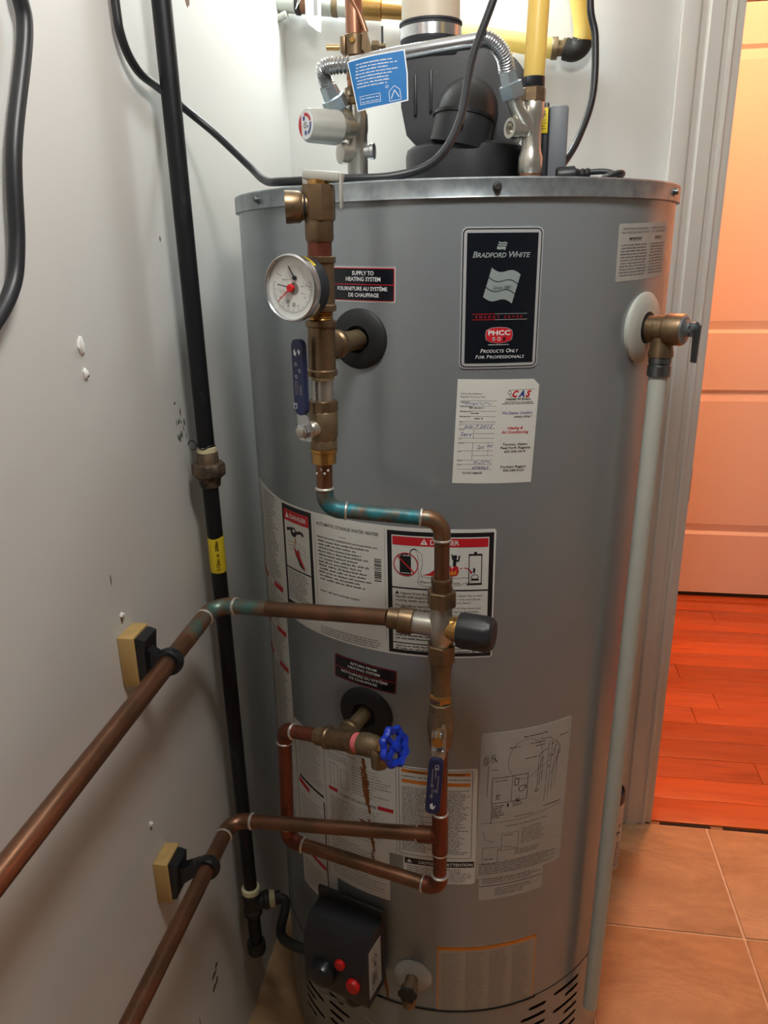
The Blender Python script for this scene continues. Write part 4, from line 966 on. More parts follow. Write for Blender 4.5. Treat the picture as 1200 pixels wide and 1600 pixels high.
# clamps on wood blocks
def clamp(y, pipe_x, pipe_z, zc, which, r):
    wb = NB(); bx(wb, WL+0.0003, WL+0.0185, y-0.011, y+0.027, zc-0.030, zc+0.030, 0.0008)
    o = obj('wood_block', wb, 'wood_block', None, origin=(WL, y, zc-0.03)); tag(o, 'small raw wood block screwed to the wall behind the %s copper pipe' % which, 'wood block', 'blocks behind the wall pipes')
    t_ = thing('pipe_clamp', 'black plastic pipe clamp gripping the %s copper pipe' % which, 'pipe clamp', (WL+0.0185, y, zc), 'clamps on the wall pipes')
    x0 = WL+0.0187; b = NB()
    prism(b, [(0,-0.026),(0.006,-0.024),(0.009,-0.008),(0.010,0.010),(0.012,0.026),(0.004,0.029),(0,0.028)], (x0, y-0.008, zc), (1,0,0), (0,0,1), (0,1,0), 0.030); obj('base', b, 'black_gloss', t_)
    pcn = V((pipe_x, y+0.004, pipe_z)); b = NB()
    prism(b, [(x0+0.006, zc-0.012), (x0+0.006, zc+0.014), (pipe_x-r-0.001, pipe_z+0.009), (pipe_x-r-0.001, pipe_z-0.008)], (0, y-0.002, 0), (1,0,0), (0,0,1), (0,1,0), 0.014); obj('arm', b, 'black_gloss', t_)
    b = NB(); lathe(b, pcn-V((0,0.0065,0)), (0,1,0), [(r+0.0002,0),(r+0.0040,0.0005),(r+0.0052,0.004),(r+0.0052,0.009),(r+0.0040,0.0125),(r+0.0002,0.013)], 30, cap=False); obj('ring', b, 'black_gloss', t_)
def at_y(C, Fp, y): t_ = (y-C.y)/(Fp.y-C.y); return C.lerp(Fp, t_)
p = at_y(UC, UF, -0.391); clamp(-0.395, p.x, p.z, 0.859, 'upper', 0.0106)
p = at_y(LC, LF, -0.398); clamp(-0.390, p.x, p.z, 0.546, 'lower', 0.0102)

# ---- lower ball valve, lever hanging down
lv = thing('ball_valve', 'brass ball valve with a blue vinyl lever hanging down in front of the copper riser', 'valve', VP(0.731))
b = NB(); lathe(b, VP(0.8000), (0,0,1), [(0.0100,0),(0.0114,0.001),(0.0114,0.034),(0.0125,0.036),(0.0125,0.0445),(0.0110,0.046)], 24); obj('adapter', b, 'bronze_rough', lv)
b = NB(); hexn(b, VP(0.7925), VP(0.8035), 0.0134); obj('hex_nut', b, 'brass_bright', lv)
b = NB(); hexn(b, VP(0.7790), VP(0.7920), 0.0145, 0.4, 8); obj('hex_end', b, 'bronze_rough', lv)
b = NB(); lathe(b, VP(0.7330), (0,0,1), [(0.0125,0),(0.0140,0.003),(0.0140,0.012),(0.0158,0.018),(0.0162,0.026),(0.0158,0.034),(0.0142,0.042),(0.0138,0.047)], 28); obj('body', b, 'bronze_rough', lv)
b = NB(); lathe(b, VP(0.7285), (0,0,1), [(0.0095,0),(0.0108,0.001),(0.0108,0.0045)], 24); obj('tape', b, 'pink_tape', lv)
sd2 = V((-0.04,-1,0)).normalized(); sp2 = VP(0.7575); hx2 = V((1,-0.04,0))
b = NB(); lathe(b, sp2+sd2*0.010, sd2, [(0.0085,0),(0.0085,0.010),(0.0062,0.012),(0.0062,0.022)], 18); obj('stem', b, 'brass_bright', lv)
b = NB(); hexn(b, sp2+sd2*0.0225, sp2+sd2*0.029, 0.0068); obj('stem_nut', b, 'steel', lv)
b = NB(); hp = sp2+sd2*0.0205
prism(b, [(-0.0075,0.008),(0.002,0.010),(0.004,0.018),(0.008,0.018),(0.009,0.006),(0.0085,-0.026),(-0.0085,-0.026)], hp, hx2, (0,0,1), sd2, 0.0022); obj('lever_plate', b, 'steel', lv)
b = NB(); box(b, hp+sd2*0.004+V((0,0,-0.020)), (0.0145,0.006,0.012), (hx2, -sd2, V((0,0,1))), 0.0008); obj('lever_step', b, 'steel', lv)
dn = V((-0.06,-0.05,-1)).normalized()
hl = rrect(-0.0085, 0.0, 0.0085, 0.072, 0.0072)
b = NB(); prism(b, hl, hp+sd2*0.003+dn*0.024, hx2, dn, sd2, 0.0058); bmesh.ops.bevel(b, geom=[e for e in b.edges if e.calc_face_angle(0) > 1.2], offset=0.0012, segments=2, affect='EDGES'); hnd = obj('lever_sleeve', b, 'vinyl_blue', lv, 'dark blue vinyl lever sleeve with white print')
def hm2(x, y, h): return hp + sd2*(0.003+0.0058+h) + dn*(0.024+y) + hx2*(x-0.0085)
F = Flat(hm2, 0)
F.poly('ink_white', [(5,60),(8,57),(9,62),(12,60),(10,66),(6,65)], 0.2)
for (x, y, L) in ((5,12,20),(9,10,14),(12,20,24),(6,38,14)): F.rect('ink_soft', x, y, x+1.2, y+L, 0.2)
for k in range(3): F.ring('ink_white', 6+4*(k%2), 34+k*7, 1.4, 0.4, 0.2, 12)
F.text('ink_white', 'CE', 8, 6, 4.5, w=7, h=0.2, rot=PI/2)
F.build(hnd, {'ink_white':'white_print','ink_soft':'small_print'})

# ---- return tee at the lower tank outlet, drain bib and copper return loop
n2, t2 = dirs(-17.9); rp = on_tank(-17.9, 0.724); rc = on_tank(-17.9, 0.724, 0.065)
RT = V((-0.1900,-0.285,0.7010)); dt = (rc-RT).normalized()
rt = thing('return_tee', 'brass tee with rubber-collared nipple at the lower tank outlet', 'pipe fitting', rc)
b = NB(); cyl(b, rp-n2*0.002, rc-n2*0.016, 0.0092, 24); obj('nipple', b, 'bronze_rough', rt)
b = NB(); lathe(b, rc-n2*0.026, n2, [(0.0125,0),(0.0134,0.001),(0.0134,0.006),(0.0118,0.008),(0.0118,0.026)], 24); obj('branch', b, 'brass', rt)
b = NB(); lathe(b, rc-dt*0.024, dt, [(0.0125,0),(0.0142,0.001),(0.0142,0.006),(0.0128,0.0075),(0.0128,0.0395),(0.0142,0.041),(0.0142,0.047),(0.0125,0.048)], 28); obj('body', b, 'brass', rt)
b = NB(); lathe(b, rc-dt*0.040, dt, [(0.0098,0),(0.0115,0.001),(0.0115,0.017)], 8); obj('adapter', b, 'bronze_rough', rt)
flange('grommet', -17.9, 0.7225, 'round black rubber grommet', r0=0.037)
db = thing('drain_bib', 'small brass drain tap with a scalloped blue wheel handle', 'valve', rc+dt*0.026)
b = NB(); lathe(b, rc+dt*0.0235, dt, [(0.0102,0),(0.0118,0.0005),(0.0118,0.0085),(0.0102,0.009)], 24); obj('tape', b, 'pink_tape', db, 'pink thread tape')
b = NB(); lathe(b, rc+dt*0.031, dt, [(0.0105,0),(0.0135,0.002),(0.0140,0.012),(0.0125,0.022),(0.0098,0.027),(0.0098,0.032)], 24); obj('body', b, 'bronze_rough', db)
b = NB(); sweep(b, catmull([rc+dt*0.050, rc+dt*0.058+V((0,-0.003,-0.008)), rc+dt*0.060+V((0,-0.004,-0.024))], 6), 0.0098, 18); obj('spout', b, 'bronze_rough', db)
dw = (dt+V((0,0,0.16))).normalized()
b = NB(); hexn(b, rc+dt*0.060, rc+dt*0.060+dw*0.009, 0.0098); cyl(b, rc+dt*0.062, rc+dt*0.062+dw*0.022, 0.004, 14); obj('bonnet', b, 'brass_bright', db)
wc = rc+dt*0.060+dw*0.022; b = NB()
lathe(b, wc-dw*0.004, dw, [(0.014,0.002),(0.0205,0.0),(0.0232,0.003),(0.0232,0.006),(0.0205,0.009),(0.0150,0.007),(0.0140,0.004)], 72, rmod=lambda a, h: 1+0.07*math.cos(a*8), cap=False)
lathe(b, wc-dw*0.003, dw, [(0.006,0),(0.006,0.009),(0.004,0.010)], 18)
u, v_, _ = frame(dw)
for k in range(4):
    a = k*PI/2+0.4; e_ = u*math.cos(a)+v_*math.sin(a); box(b, wc+e_*0.0105+dw*0.001, (0.013,0.005,0.004), (e_, dw.cross(e_), dw))
obj('wheel_handle', b, 'wheel_blue', db, 'scalloped blue wheel handle')
rl = thing('copper_return_loop', 'dark copper loop dropping from the return tee and crossing to the riser below', 'pipe', (-0.199,-0.285,0.5214))
RB = V((-0.1965,-0.285,0.5245)); BB = VP(0.5184)
a1, a2 = elbow(rl, rc, RT, RB, 0.0090, 'copper_red', 0.015, 0.006); a3, a4 = elbow(rl, RT, RB, BB, 0.0092, 'copper_red', 0.016, 0.008); a5, a6 = elbow(rl, RB, BB, VP(0.6), 0.0092, 'copper_red', 0.016, 0.006)
seg_pipe(rl, 'pipe', rc-dt*0.038, a1, 0.0088, 'copper_red'); seg_pipe(rl, 'pipe', a2, a3, 0.0090, 'copper_red'); seg_pipe(rl, 'pipe', a4, a5, 0.0090, 'copper'); seg_pipe(rl, 'pipe', a6, VP(0.730), 0.0086, 'copper_red')
b = NB(); cyl(b, VP(0.575), VP(0.635), 0.0100, 22, 0.001); dtl = (LC-LT).normalized(); cyl(b, VP(0.6014), VP(0.6014)+dtl*0.028, 0.0104, 22, 0.001); obj('tee', b, 'copper_red', rl)
solder(rl, VP(0.635), (0,0,1), 0.0090); solder(rl, VP(0.575), (0,0,1), 0.0090); solder(rl, VP(0.6014)+dtl*0.029, dtl, 0.0094)

# ================================================================== GAS PIPE
GX0, GX1 = V((-0.300,-0.1905,1.75)), V((-0.300,-0.1755,0.19))
def GP(z): t_ = (1.75-z)/(1.75-0.19); return GX0.lerp(GX1, t_)
gp = thing('gas_pipe', 'black iron gas pipe running down the left wall corner with a union and yellow tag', 'pipe', GP(0.185))
seg_pipe(gp, 'pipe', GP(CZ-0.001), GP(1.043), 0.0108, 'black_iron'); seg_pipe(gp, 'pipe', GP(0.998), GP(0.312), 0.0104, 'black_iron'); seg_pipe(gp, 'drip_leg', GP(0.272), GP(0.205), 0.0104, 'black_iron')
b = NB(); lathe(b, GP(0.994), (0,0,1), [(0.0125,0),(0.0138,0.002),(0.0148,0.011),(0.0210,0.016),(0.0218,0.018),(0.0218,0.030),(0.0205,0.032),(0.0146,0.0325),(0.0140,0.046),(0.0122,0.048)], 8, rot=0.2); obj('union', b, 'union_iron', gp, 'brown cast union')
b = NB(); lathe(b, GP(1.040), (0,0,1), [(0.0112,0),(0.0128,0.001),(0.0124,0.007),(0.0110,0.008)], 20); obj('sealant', b, 'dope', gp)
b = NB(); lathe(b, GP(0.312), (0,0,1), [(0.0115,0),(0.0150,0.002),(0.0144,0.009),(0.0106,0.011)], 20); obj('sealant', b, 'dope', gp)
wr = [GP(1.049)+V((-0.0112*math.cos(a)-0.001*0, -0.0125*math.sin(a), 0.002*math.sin(3*a))) for a in [k*2*PI/24 for k in range(25)]]
b = NB(); sweep(b, wr, 0.0009, 6); obj('wire_tie', b, 'cord', gp); b = NB(); lp = GP(1.052)+V((-0.010,-0.009,0)); sweep(b, [lp+V((-0.004-0.0055*math.cos(a), -0.002, 0.006*math.sin(a))) for a in [k*1.7*PI/16 for k in range(17)]], 0.0008, 6); obj('wire_curl', b, 'cord', gp)
b = NB(); lathe(b, GP(0.874), (0,0,1), [(0.0106,0)]+[(0.01085+0.0002*(k%2), 0.001+0.006*k) for k in range(9)]+[(0.0106,0.051)], 28, rmod=lambda a, h: 1.0); ytag = obj('yellow_tag', b, 'tape_yellow', gp, 'yellow size tag wrapped round the pipe')
def gm2(x, y, h):
    a = -0.35 + (x/0.0111); c_ = GP(0.925-y); cd = V((0.40,-0.917,0)); sx_ = V((0.917,0.40,0))
    return c_ + (cd*math.cos(a) + sx_*math.sin(a))*(0.0112+h)
F = Flat(gm2, 0); F.text('ink_black', '1/2in x 30in', 6.2, 46, 4.6, w=42, rot=-PI/2, h=0.25, bold=0.01); F.words('ink_black', 8.0, 10.0, 44, 0.6, 0.25); F.build(ytag, {'ink_black': 'black_print'})
b = NB(); lathe(b, GP(0.268), (0,0,1), [(0.0130,0),(0.0152,0.001),(0.0152,0.009),(0.0136,0.011),(0.0136,0.034),(0.0152,0.036),(0.0152,0.043),(0.0125,0.0445)], 28)
br = V((0.93,0.36,0)).normalized(); lathe(b, GP(0.290), br, [(0.0130,0),(0.0130,0.018),(0.0150,0.020),(0.0150,0.027),(0.0120,0.028)], 28); obj('tee', b, 'fitting_iron', gp)
b = NB(); lathe(b, GP(0.290)+br*0.026, br, [(0.0125,0),(0.0138,0.001),(0.0130,0.010),(0.0108,0.011)], 14, rmod=lambda a, h: 1+0.12*math.sin(a*3+h*300)); obj('sealant', b, 'dope', gp)
b = NB(); lathe(b, GP(0.185), (0,0,1), [(0.0135,0),(0.0150,0.003),(0.0152,0.018),(0.0138,0.022),(0.0106,0.0225)], 20); obj('drip_cap', b, 'fitting_iron', gp)
b = NB(); pe = GP(0.290)+br*0.034; sweep(b, [pe, pe+br*0.012], 0.0106, 18); sweep(b, catmull([pe+br*0.008, pe+V((0.022,-0.004,-0.004)), V((-0.240,-0.220,0.280)), V((-0.205,-0.250,0.292)), V((-0.165,-0.262,0.302))], 8), 0.0075, 16); obj('branch_pipe', b, 'fitting_iron', gp)

# ================================================================== GAS CONTROL, BOILER DRAIN
nG = V((-0.325,-0.946,0)).normalized(); tG = V((0.946,-0.325,0)).normalized(); gB = V((-0.114,-0.264,0.0))
gc = thing('gas_control_valve', 'black box-shaped gas control on the lower tank front with two red buttons', 'gas valve', gB+V((0,0,0.275)))
Zu = V((0,0,1))
b = NB(); box(b, gB+nG*0.0035+Zu*0.353-tG*0.002, (0.106,0.006,0.128), (tG, nG, Zu), 0.002); obj('back_plate', b, 'black_plastic', gc)
b = NB(); prism(b, [(0.004,0.402),(0.036,0.400),(0.054,0.376),(0.056,0.300),(0.050,0.284),(0.004,0.284)], gB-tG*0.050, nG, Zu, tG, 0.100); bmesh.ops.bevel(b, geom=[e for e in b.edges if e.calc_face_angle(0) > 0.4], offset=0.003, segments=2, affect='EDGES'); body = obj('housing', b, 'black_plastic', gc)
b = NB(); o_ = gB+nG*0.056+Zu*0.352+tG*0.010; lathe(b, o_, nG, [(0.0078,-0.001),(0.0078,0.003),(0.0066,0.0045)], 20); obj('button', b, 'red_plastic', gc, 'small red button')
b = NB(); o_ = gB+nG*0.056+Zu*0.324+tG*0.030; lathe(b, o_, nG, [(0.0105,-0.001),(0.0105,0.004),(0.009,0.006)], 22); obj('button', b, 'red_plastic', gc, 'larger red button')
b = NB(); lathe(b, gB+nG*0.055+Zu*0.325-tG*0.018, nG, [(0.020,0),(0.020,0.006),(0.017,0.013),(0.012,0.014)], 30, rmod=lambda a, h: 1+0.03*math.cos(14*a)); obj('dial', b, 'black_gloss', gc)
b = NB(); box(b, gB+nG*0.030+Zu*0.340+tG*0.0503, (0.0006,0.034,0.082), (tG, nG, Zu)); sl = obj('side_label', b, 'sticker_dull', gc, 'pale label on the side of the control')
def slm(x, y, h): return gB+nG*(0.047-x)+Zu*(0.381-y)+tG*(0.0506+h)
F = Flat(slm, 0); F.ring('ink_black', 16, 22, 5, 1.6, 0.2, 16); F.disc('ink_black', 17, 34, 3.6, 0.2); F.para('ink_grey', 5, 28, 40, 76, 4, 2, 0.2); F.rect('ink_black', 11, 46, 14, 66, 0.25); F.rect('ink_black', 17, 50, 19, 64, 0.25); F.build(sl, PR)
b = NB(); cyl(b, gB+nG*0.035+Zu*0.286+tG*0.02, gB+nG*0.035+Zu*0.272+tG*0.02, 0.016, 20, 0.002); obj('boss', b, 'black_gloss', gc)
wire = [gB+nG*0.030+Zu*0.285-tG*0.035, on_tank(-35, 0.262, 0.042), on_tank(-34.6, 0.246, 0.041), on_tank(-31.7, 0.236, 0.040), on_tank(-24, 0.2430, 0.038), on_tank(-19, 0.2385, 0.036), on_tank(-17, 0.222, 0.03), on_tank(-16.6, 0.19, 0.012), on_tank(-16.5,0.17,0.0)]
b = NB(); sweep(b, catmull(wire, 8), 0.0011, 8); obj('igniter_wire', b, 'knob_grey', gc, 'thin grey wire hanging from the control')
bd = thing('boiler_drain', 'small dark brass drain tap on a round white plate at the tank bottom', 'valve', on_tank(-5.6, 0.296))
nD, tD = dirs(-5.6); p = on_tank(-5.6, 0.2985, 0.0004)
b = NB(); lathe(b, p-nD*0.002, nD, [(0.028,0),(0.028,0.004),(0.024,0.007),(0.012,0.0085)], 36); obj('escutcheon', b, 'sticker_dull', bd)
b = NB(); lathe(b, p+nD*0.004, nD, [(0.0095,0),(0.0095,0.016),(0.0125,0.018),(0.0125,0.026),(0.007,0.030)], 18); sweep(b, [p+nD*0.018, p+nD*0.024-Zu*0.012, p+nD*0.026-Zu*0.026], 0.0095, 16); obj('body', b, 'bronze_rough', bd)
b = NB(); lathe(b, p+nD*0.032+Zu*0.004, nD, [(0.006,0),(0.0125,0.001),(0.0125,0.005),(0.006,0.006)], 30, rmod=lambda a, h: 1+0.1*math.cos(6*a)); obj('handle', b, 'fitting_iron', bd)

# ================================================================== TEMPERATURE RELIEF VALVE AND DRAIN PIPE
nT, tT = dirs(55.4); tp0 = on_tank(55.4, 1.192)
tv = thing('temperature_relief_valve', 'brass relief valve with grey lever sticking out of the tank on the right', 'valve', tp0)
flange('escutcheon', 55.4, 1.192, 'pale round escutcheon', 'white_pipe', 0.040, heater)
b = NB(); lathe(b, tp0+nT*0.004, nT, [(0.0155,0),(0.0155,0.003),(0.0130,0.004)], 28); obj('collar', b, 'rubber', tv)
b = NB(); lathe(b, tp0+nT*0.006, nT, [(0.0140,0),(0.0140,0.011),(0.0150,0.012),(0.0150,0.021),(0.0172,0.023),(0.0176,0.040),(0.0165,0.0425)], 30); obj('body', b, 'brass', tv)
b = NB(); lathe(b, tp0+nT*0.0485, nT, [(0.0160,0),(0.0150,0.0015),(0.0085,0.003),(0.0060,0.006)], 30); cap = obj('cap', b, 'galvanised', tv)
po = tp0+nT*0.0245
b = NB(); lathe(b, po, (0,0,-1), [(0.0118,0.006),(0.0128,0.022),(0.0140,0.026),(0.0140,0.031),(0.0115,0.032)], 26); obj('outlet', b, 'brass', tv)
b = NB(); box(b, tp0+nT*0.0575+Zu*0.001, (0.006,0.0075,0.016), (tT, nT, Zu), 0.001); cyl(b, tp0+nT*0.0575-tT*0.008, tp0+nT*0.0575+tT*0.008, 0.0018, 10); obj('lever_pivot', b, 'screw', tv)
b = NB(); prism(b, [(-0.006,0.008),(0.0,0.010),(0.006,0.006),(0.0045,-0.034),(-0.0045,-0.034)], tp0+nT*0.0595-tT*0.004+V((0.003,-0.004,0)), (tT*0.5-nT*0.85).normalized()*-1, Zu, (nT*0.5+tT*0.85).normalized(), 0.0016); obj('lever', b, 'screw', tv, 'flat grey test lever')
dp = thing('drain_pipe', 'long white plastic drain pipe running down the right side of the tank', 'pipe', (0.238,-0.189,0.173))
D0 = po+V((0,0,-0.030)); D1 = V((0.2370,-0.1895,0.1735)); dd = (D1-D0).normalized()
b = NB(); lathe(b, D0, dd, [(0.0125,0),(0.0128,0.001),(0.0128,0.008),(0.0118,0.0085),(0.0118,0.0105),(0.0132,0.011),(0.0132,0.0225),(0.0120,0.0235)], 26); obj('coupling', b, 'screw', dp, 'grey steel coupling')
b = NB(); lathe(b, D0+dd*0.0005, dd, [(0.0108,0.022),(0.0108,(D1-D0).length),(0.0088,(D1-D0).length),(0.0088,(D1-D0).length-0.03)], 26, cap=False); obj('pipe', b, 'white_pipe', dp)

# ================================================================== ON TOP OF THE TANK
YB = 0.05
bl = thing('vent_blower', 'black plastic power vent blower standing on the tank lid', 'blower', (0.012, YB, ZT))
b = NB(); lathe(b, (0.0135,YB,ZT), (0,0,1), [(0.074,0),(0.079,0.004),(0.0805,0.052),(0.0785,0.060),(0.073,0.064),(0.03,0.066)], 56); base = obj('base', b, 'black_plastic', bl)
for k in range(18):
    a = -PI*0.98 + k*PI/18*0.98*1.05; e_ = V((math.cos(a), math.sin(a), 0)); b = NB()
    prism(b, [(0.079,0),(0.093,0),(0.079,0.020)], V((0.0135,YB,ZT+0.0005)), e_, Zu, e_.cross(Zu), 0.0025); obj('rib', b, 'black_plastic', base)
def volute(y0, y1):
    pts = []
    cx, cz, rr = 0.031, 1.462, 0.070
    for k in range(26):
        a = math.radians(112 - k*(202/25)); q = rr*(1.0 - 0.06*k/25); pts.append((cx+q*math.cos(a), cz+q*math.sin(a)))
    pts += [(-0.022,1.413), (-0.050,1.413), (-0.0655,1.428), (-0.0725,1.462), (-0.0735,1.512), (-0.0735,1.520), (-0.0005,1.521)]
    bm = NB(); prism(bm, pts, (0,y0,0), (1,0,0), (0,0,1), (0,1,0), y1-y0); bmesh.ops.bevel(bm, geom=[e for e in bm.edges if e.calc_face_angle(0) > 1.0], offset=0.006, segments=3, affect='EDGES'); return bm
obj('volute', volute(YB-0.006, YB+0.088), 'black_plastic', bl)
for (x, z0, z1) in ((-0.0545,1.452,1.500), (-0.034,1.455,1.505)):
    b = NB(); bx(b, x, x+0.0035, YB-0.012, YB, z0, z1, 0.001); obj('rib', b, 'black_plastic', bl)
pth = [V((0.0080,YB-0.050,1.408)), V((0.0115,YB-0.050,1.424)), V((0.0145,YB-0.048,1.438)), V((0.0168,YB-0.038,1.449)), V((0.0180,YB-0.018,1.453)), V((0.0185,YB+0.012,1.453))]
b = NB(); sweep(b, catmull(pth, 6), 0.0385, 36); obj('intake_elbow', b, 'black_plastic', bl)
b = NB(); c_ = V((0.0140,YB-0.0485,1.437)); d_ = V((0.15,0.15,1)).normalized(); lathe(b, c_, d_, [(0.0385,0),(0.0405,0.0005),(0.0405,0.0045),(0.0385,0.005)], 40, cap=False); obj('elbow_band', b, 'black_gloss', bl)
b = NB(); bx(b, 0.0095, 0.0155, YB-0.096, YB-0.085, 1.424, 1.454, 0.0015); obj('latch', b, 'black_gloss', bl)
b = NB(); lathe(b, (-0.037,YB+0.040,1.512), (0,0,1), [(0.036,0),(0.036,0.010),(0.0395,0.013),(0.0408,0.016),(0.0408,0.036),(0.0415,0.037)], 48); obj('coupling', b, 'rubber_coupling', bl, 'dark rubber coupling')
b = NB(); lathe(b, (-0.037,YB+0.040,1.548), (0,0,1), [(0.0412,0),(0.0422,0.0005),(0.0422,0.0135),(0.0412,0.014)], 48, cap=False); obj('hose_clamp', b, 'steel', bl, 'shiny band clamp')
b = NB(); lathe(b, (-0.037,YB+0.040,1.546), (0,0,1), [(0.041,0),(0.041,0.0195),(0.0425,0.020),(0.0425,0.0225),(0.039,0.023)], 48); obj('coupling_lip', b, 'rubber_coupling', bl)
b = NB(); lathe(b, (-0.037,YB+0.040,1.555), (0,0,1), [(0.0392,0),(0.0392,CZ-1.556)], 48); o = obj('vent_pipe', b, 'vent_pvc', None, origin=(-0.037,YB+0.040,1.555)); tag(o, 'beige plastic vent pipe rising from the black blower', 'pipe')
# electrical box
eb_ = thing('control_box', 'grey and black electrical box on the tank lid beside the cold inlet', 'electrical box', (0.128,0.02,ZT))
b = NB(); bx(b, 0.1135, 0.1205, -0.012, 0.060, ZT, 1.452, 0.002); obj('side_panel', b, 'black_plastic', eb_)
b = NB(); bx(b, 0.1208, 0.1445, -0.010, 0.060, ZT, 1.4490, 0.004); obj('cover', b, 'box_grey', eb_)
b = NB(); bx(b, 0.1085, 0.1192, -0.0136, -0.0122, 1.417, 1.446, 0.0004); yl = obj('yellow_label', b, 'tape_yellow', eb_, 'yellow warning label')
F = Flat(lambda x, y, h: V((0.1085+x, -0.0136-h, 1.446-y)), 0); F.para('ink_black', 1.5, 9, 2, 26, 3.2, 1.3, 0.2); F.ring('ink_black', 5.2, 8, 2.2, 0.6, 0.25, 14); F.build(yl, PR)

# hot side: tempering valve, copper riser, saddle valve
HXp, HYp = -0.1150, -0.060
def HP(z): return V((HXp, HYp, z))
tm = thing('tempering_valve', 'nickel tempering valve with grey knob and red-blue face on the tank lid', 'valve', HP(ZT))
b = NB(); lathe(b, HP(ZT), (0,0,1), [(0.0125,0),(0.0125,0.018),(0.0112,0.020)], 26); obj('nipple', b, 'copper', tm)
b = NB(); lathe(b, HP(1.3665), (0,0,1), [(0.0118,0),(0.0128,0.002),(0.0128,0.050),(0.0140,0.056),(0.0140,0.072),(0.0118,0.078),(0.0115,0.0845)], 28); obj('body', b, 'nickel', tm)
b = NB(); lathe(b, HP(1.4500), (0,0,1), [(0.0125,0),(0.0142,0.001),(0.0142,0.008),(0.0132,0.009),(0.0138,0.010),(0.0138,0.019),(0.0108,0.020)], 12); obj('union_nut', b, 'brass', tm)
kd = V((-0.69,-0.72,0.0)).normalized(); kc = HP(1.4240)
b = NB(); lathe(b, kc, kd, [(0.0128,0),(0.0128,0.020),(0.0150,0.022),(0.0150,0.028),(0.0120,0.029)], 28); obj('knob_neck', b, 'nickel', tm)
b = NB(); lathe(b, kc+kd*0.0285, kd, [(0.0170,0),(0.0190,0.001),(0.0195,0.004),(0.0186,0.041),(0.0168,0.045),(0.0155,0.0455)], 60, rmod=lambda a, h: 1+(0.022 if math.cos(a*7) > -0.5 else -0.022) if 0.001 < h < 0.045 else 1.0); obj('knob', b, 'knob_grey', tm)
kf = kc+kd*0.0742; kx = V((-kd.y, kd.x, 0)).normalized(); 
b = NB(); lathe(b, kf-kd*0.0005, kd, [(0.0158,0),(0.0158,0.0008)], 32); kdsc = obj('knob_face', b, 'tag_white', tm, 'white disc with red and blue temperature marks')
F = Flat(lambda x, y, h: kf + kx*x - Zu*y + kd*h, 0)
F.poly('ink_red', [(15.2*math.cos(a), -15.2*math.sin(a)) for a in [math.radians(128+k*9) for k in range(13)]], 0.6)
F.line('ink_red', [(11*math.cos(a), -11*math.sin(a)) for a in [math.radians(100-k*9) for k in range(10)]], 3.2, 0.7); F.line('ink_blue', [(11*math.cos(a), -11*math.sin(a)) for a in [math.radians(10-k*9) for k in range(9)]], 3.2, 0.7)
F.ring('ink_black', -0.5, 0.5, 3.0, 0.8, 0.7, 16); F.disc('ink_black', -0.5, 0.5, 0.9, 0.8, 8); F.disc('ink_blue', 5, 2.4, 1.3, 0.7, 10); F.rect('ink_blue', -5, -9, -1, -4.5, 0.7); F.rect('ink_blue', -2, 6.5, 2, 11, 0.7)
F.build(kdsc, {'ink_red':'red_mark','ink_blue':'blue_mark','ink_black':'black_mark'})
b = NB(); lathe(b, HP(1.3965), V((-0.80,-0.60,0)), [(0.0110,0),(0.0110,0.016),(0.0125,0.017),(0.0125,0.024),(0.008,0.025)], 24); obj('check_port', b, 'nickel', tm)
b = NB(); lathe(b, HP(1.3985), V((1,-0.1,0)), [(0.0080,0.008),(0.0080,0.016),(0.0095,0.017),(0.0095,0.022),(0.006,0.0225)], 20); obj('test_port', b, 'steel', tm)
FN0 = V((-0.1340,-0.078,1.4440)); fd = (V((-0.1420,-0.088,1.464))-FN0).normalized()
b = NB(); sweep(b, [HP(1.4300)+V((-0.004,-0.006,0)), FN0-fd*0.004, FN0+fd*0.004], 0.0098, 20); obj('angled_inlet', b, 'nickel', tm)
cr = thing('copper_riser', 'vertical copper pipe rising from the tempering valve', 'pipe', HP(1.468))
seg_pipe(cr, 'pipe', HP(1.468), HP(2.0), 0.0102, 'copper_bright'); b = NB(); cyl(b, HP(1.478), HP(1.500), 0.0108, 22); obj('coupling', b, 'copper', cr)
sv = thing('saddle_valve', 'small brass saddle valve clamped on the copper riser', 'valve', HP(1.5135))
b = NB(); cyl(b, HP(1.5030), HP(1.5260), 0.0122, 24, 0.001); box(b, HP(1.5145)+V((-0.0125,-0.002,0)), (0.006,0.016,0.018), None, 0.001); obj('clamp', b, 'brass', sv)
b = NB(); cyl(b, HP(1.5135)+V((-0.018,0,0)), HP(1.5135)+V((-0.034,-0.004,0)), 0.0034, 14, 0.0006); obj('spigot', b, 'brass_bright', sv); b = NB(); lathe(b, HP(1.5180)+V((0.0,-0.0118,0)), (0,-1,0), [(0.0034,0),(0.0036,0.001),(0.0030,0.003)], 14); obj('bolt', b, 'brass_bright', sv)
b = NB(); prism(b, [(0.010,-0.006),(0.018,-0.014),(0.022,-0.008),(0.016,0.014),(0.011,0.012)], HP(1.5150)+V((0,-0.008,0)), (1,0,0), (0,0,1), (0,1,0), 0.008); obj('body', b, 'brass', sv)
b = NB(); hexn(b, HP(1.512)+V((0.022,-0.004,0)), HP(1.512)+V((0.030,-0.004,0)), 0.0062); cyl(b, HP(1.512)+V((0.028,-0.004,0)), HP(1.512)+V((0.038,-0.004,0)), 0.0028, 12); obj('packing_nut', b, 'bronze_rough', sv)
b = NB(); cyl(b, HP(1.494)+V((0.0345,-0.004,0)), HP(1.532)+V((0.0345,-0.004,0)), 0.0013, 10); obj('tee_handle', b, 'black_iron', sv)
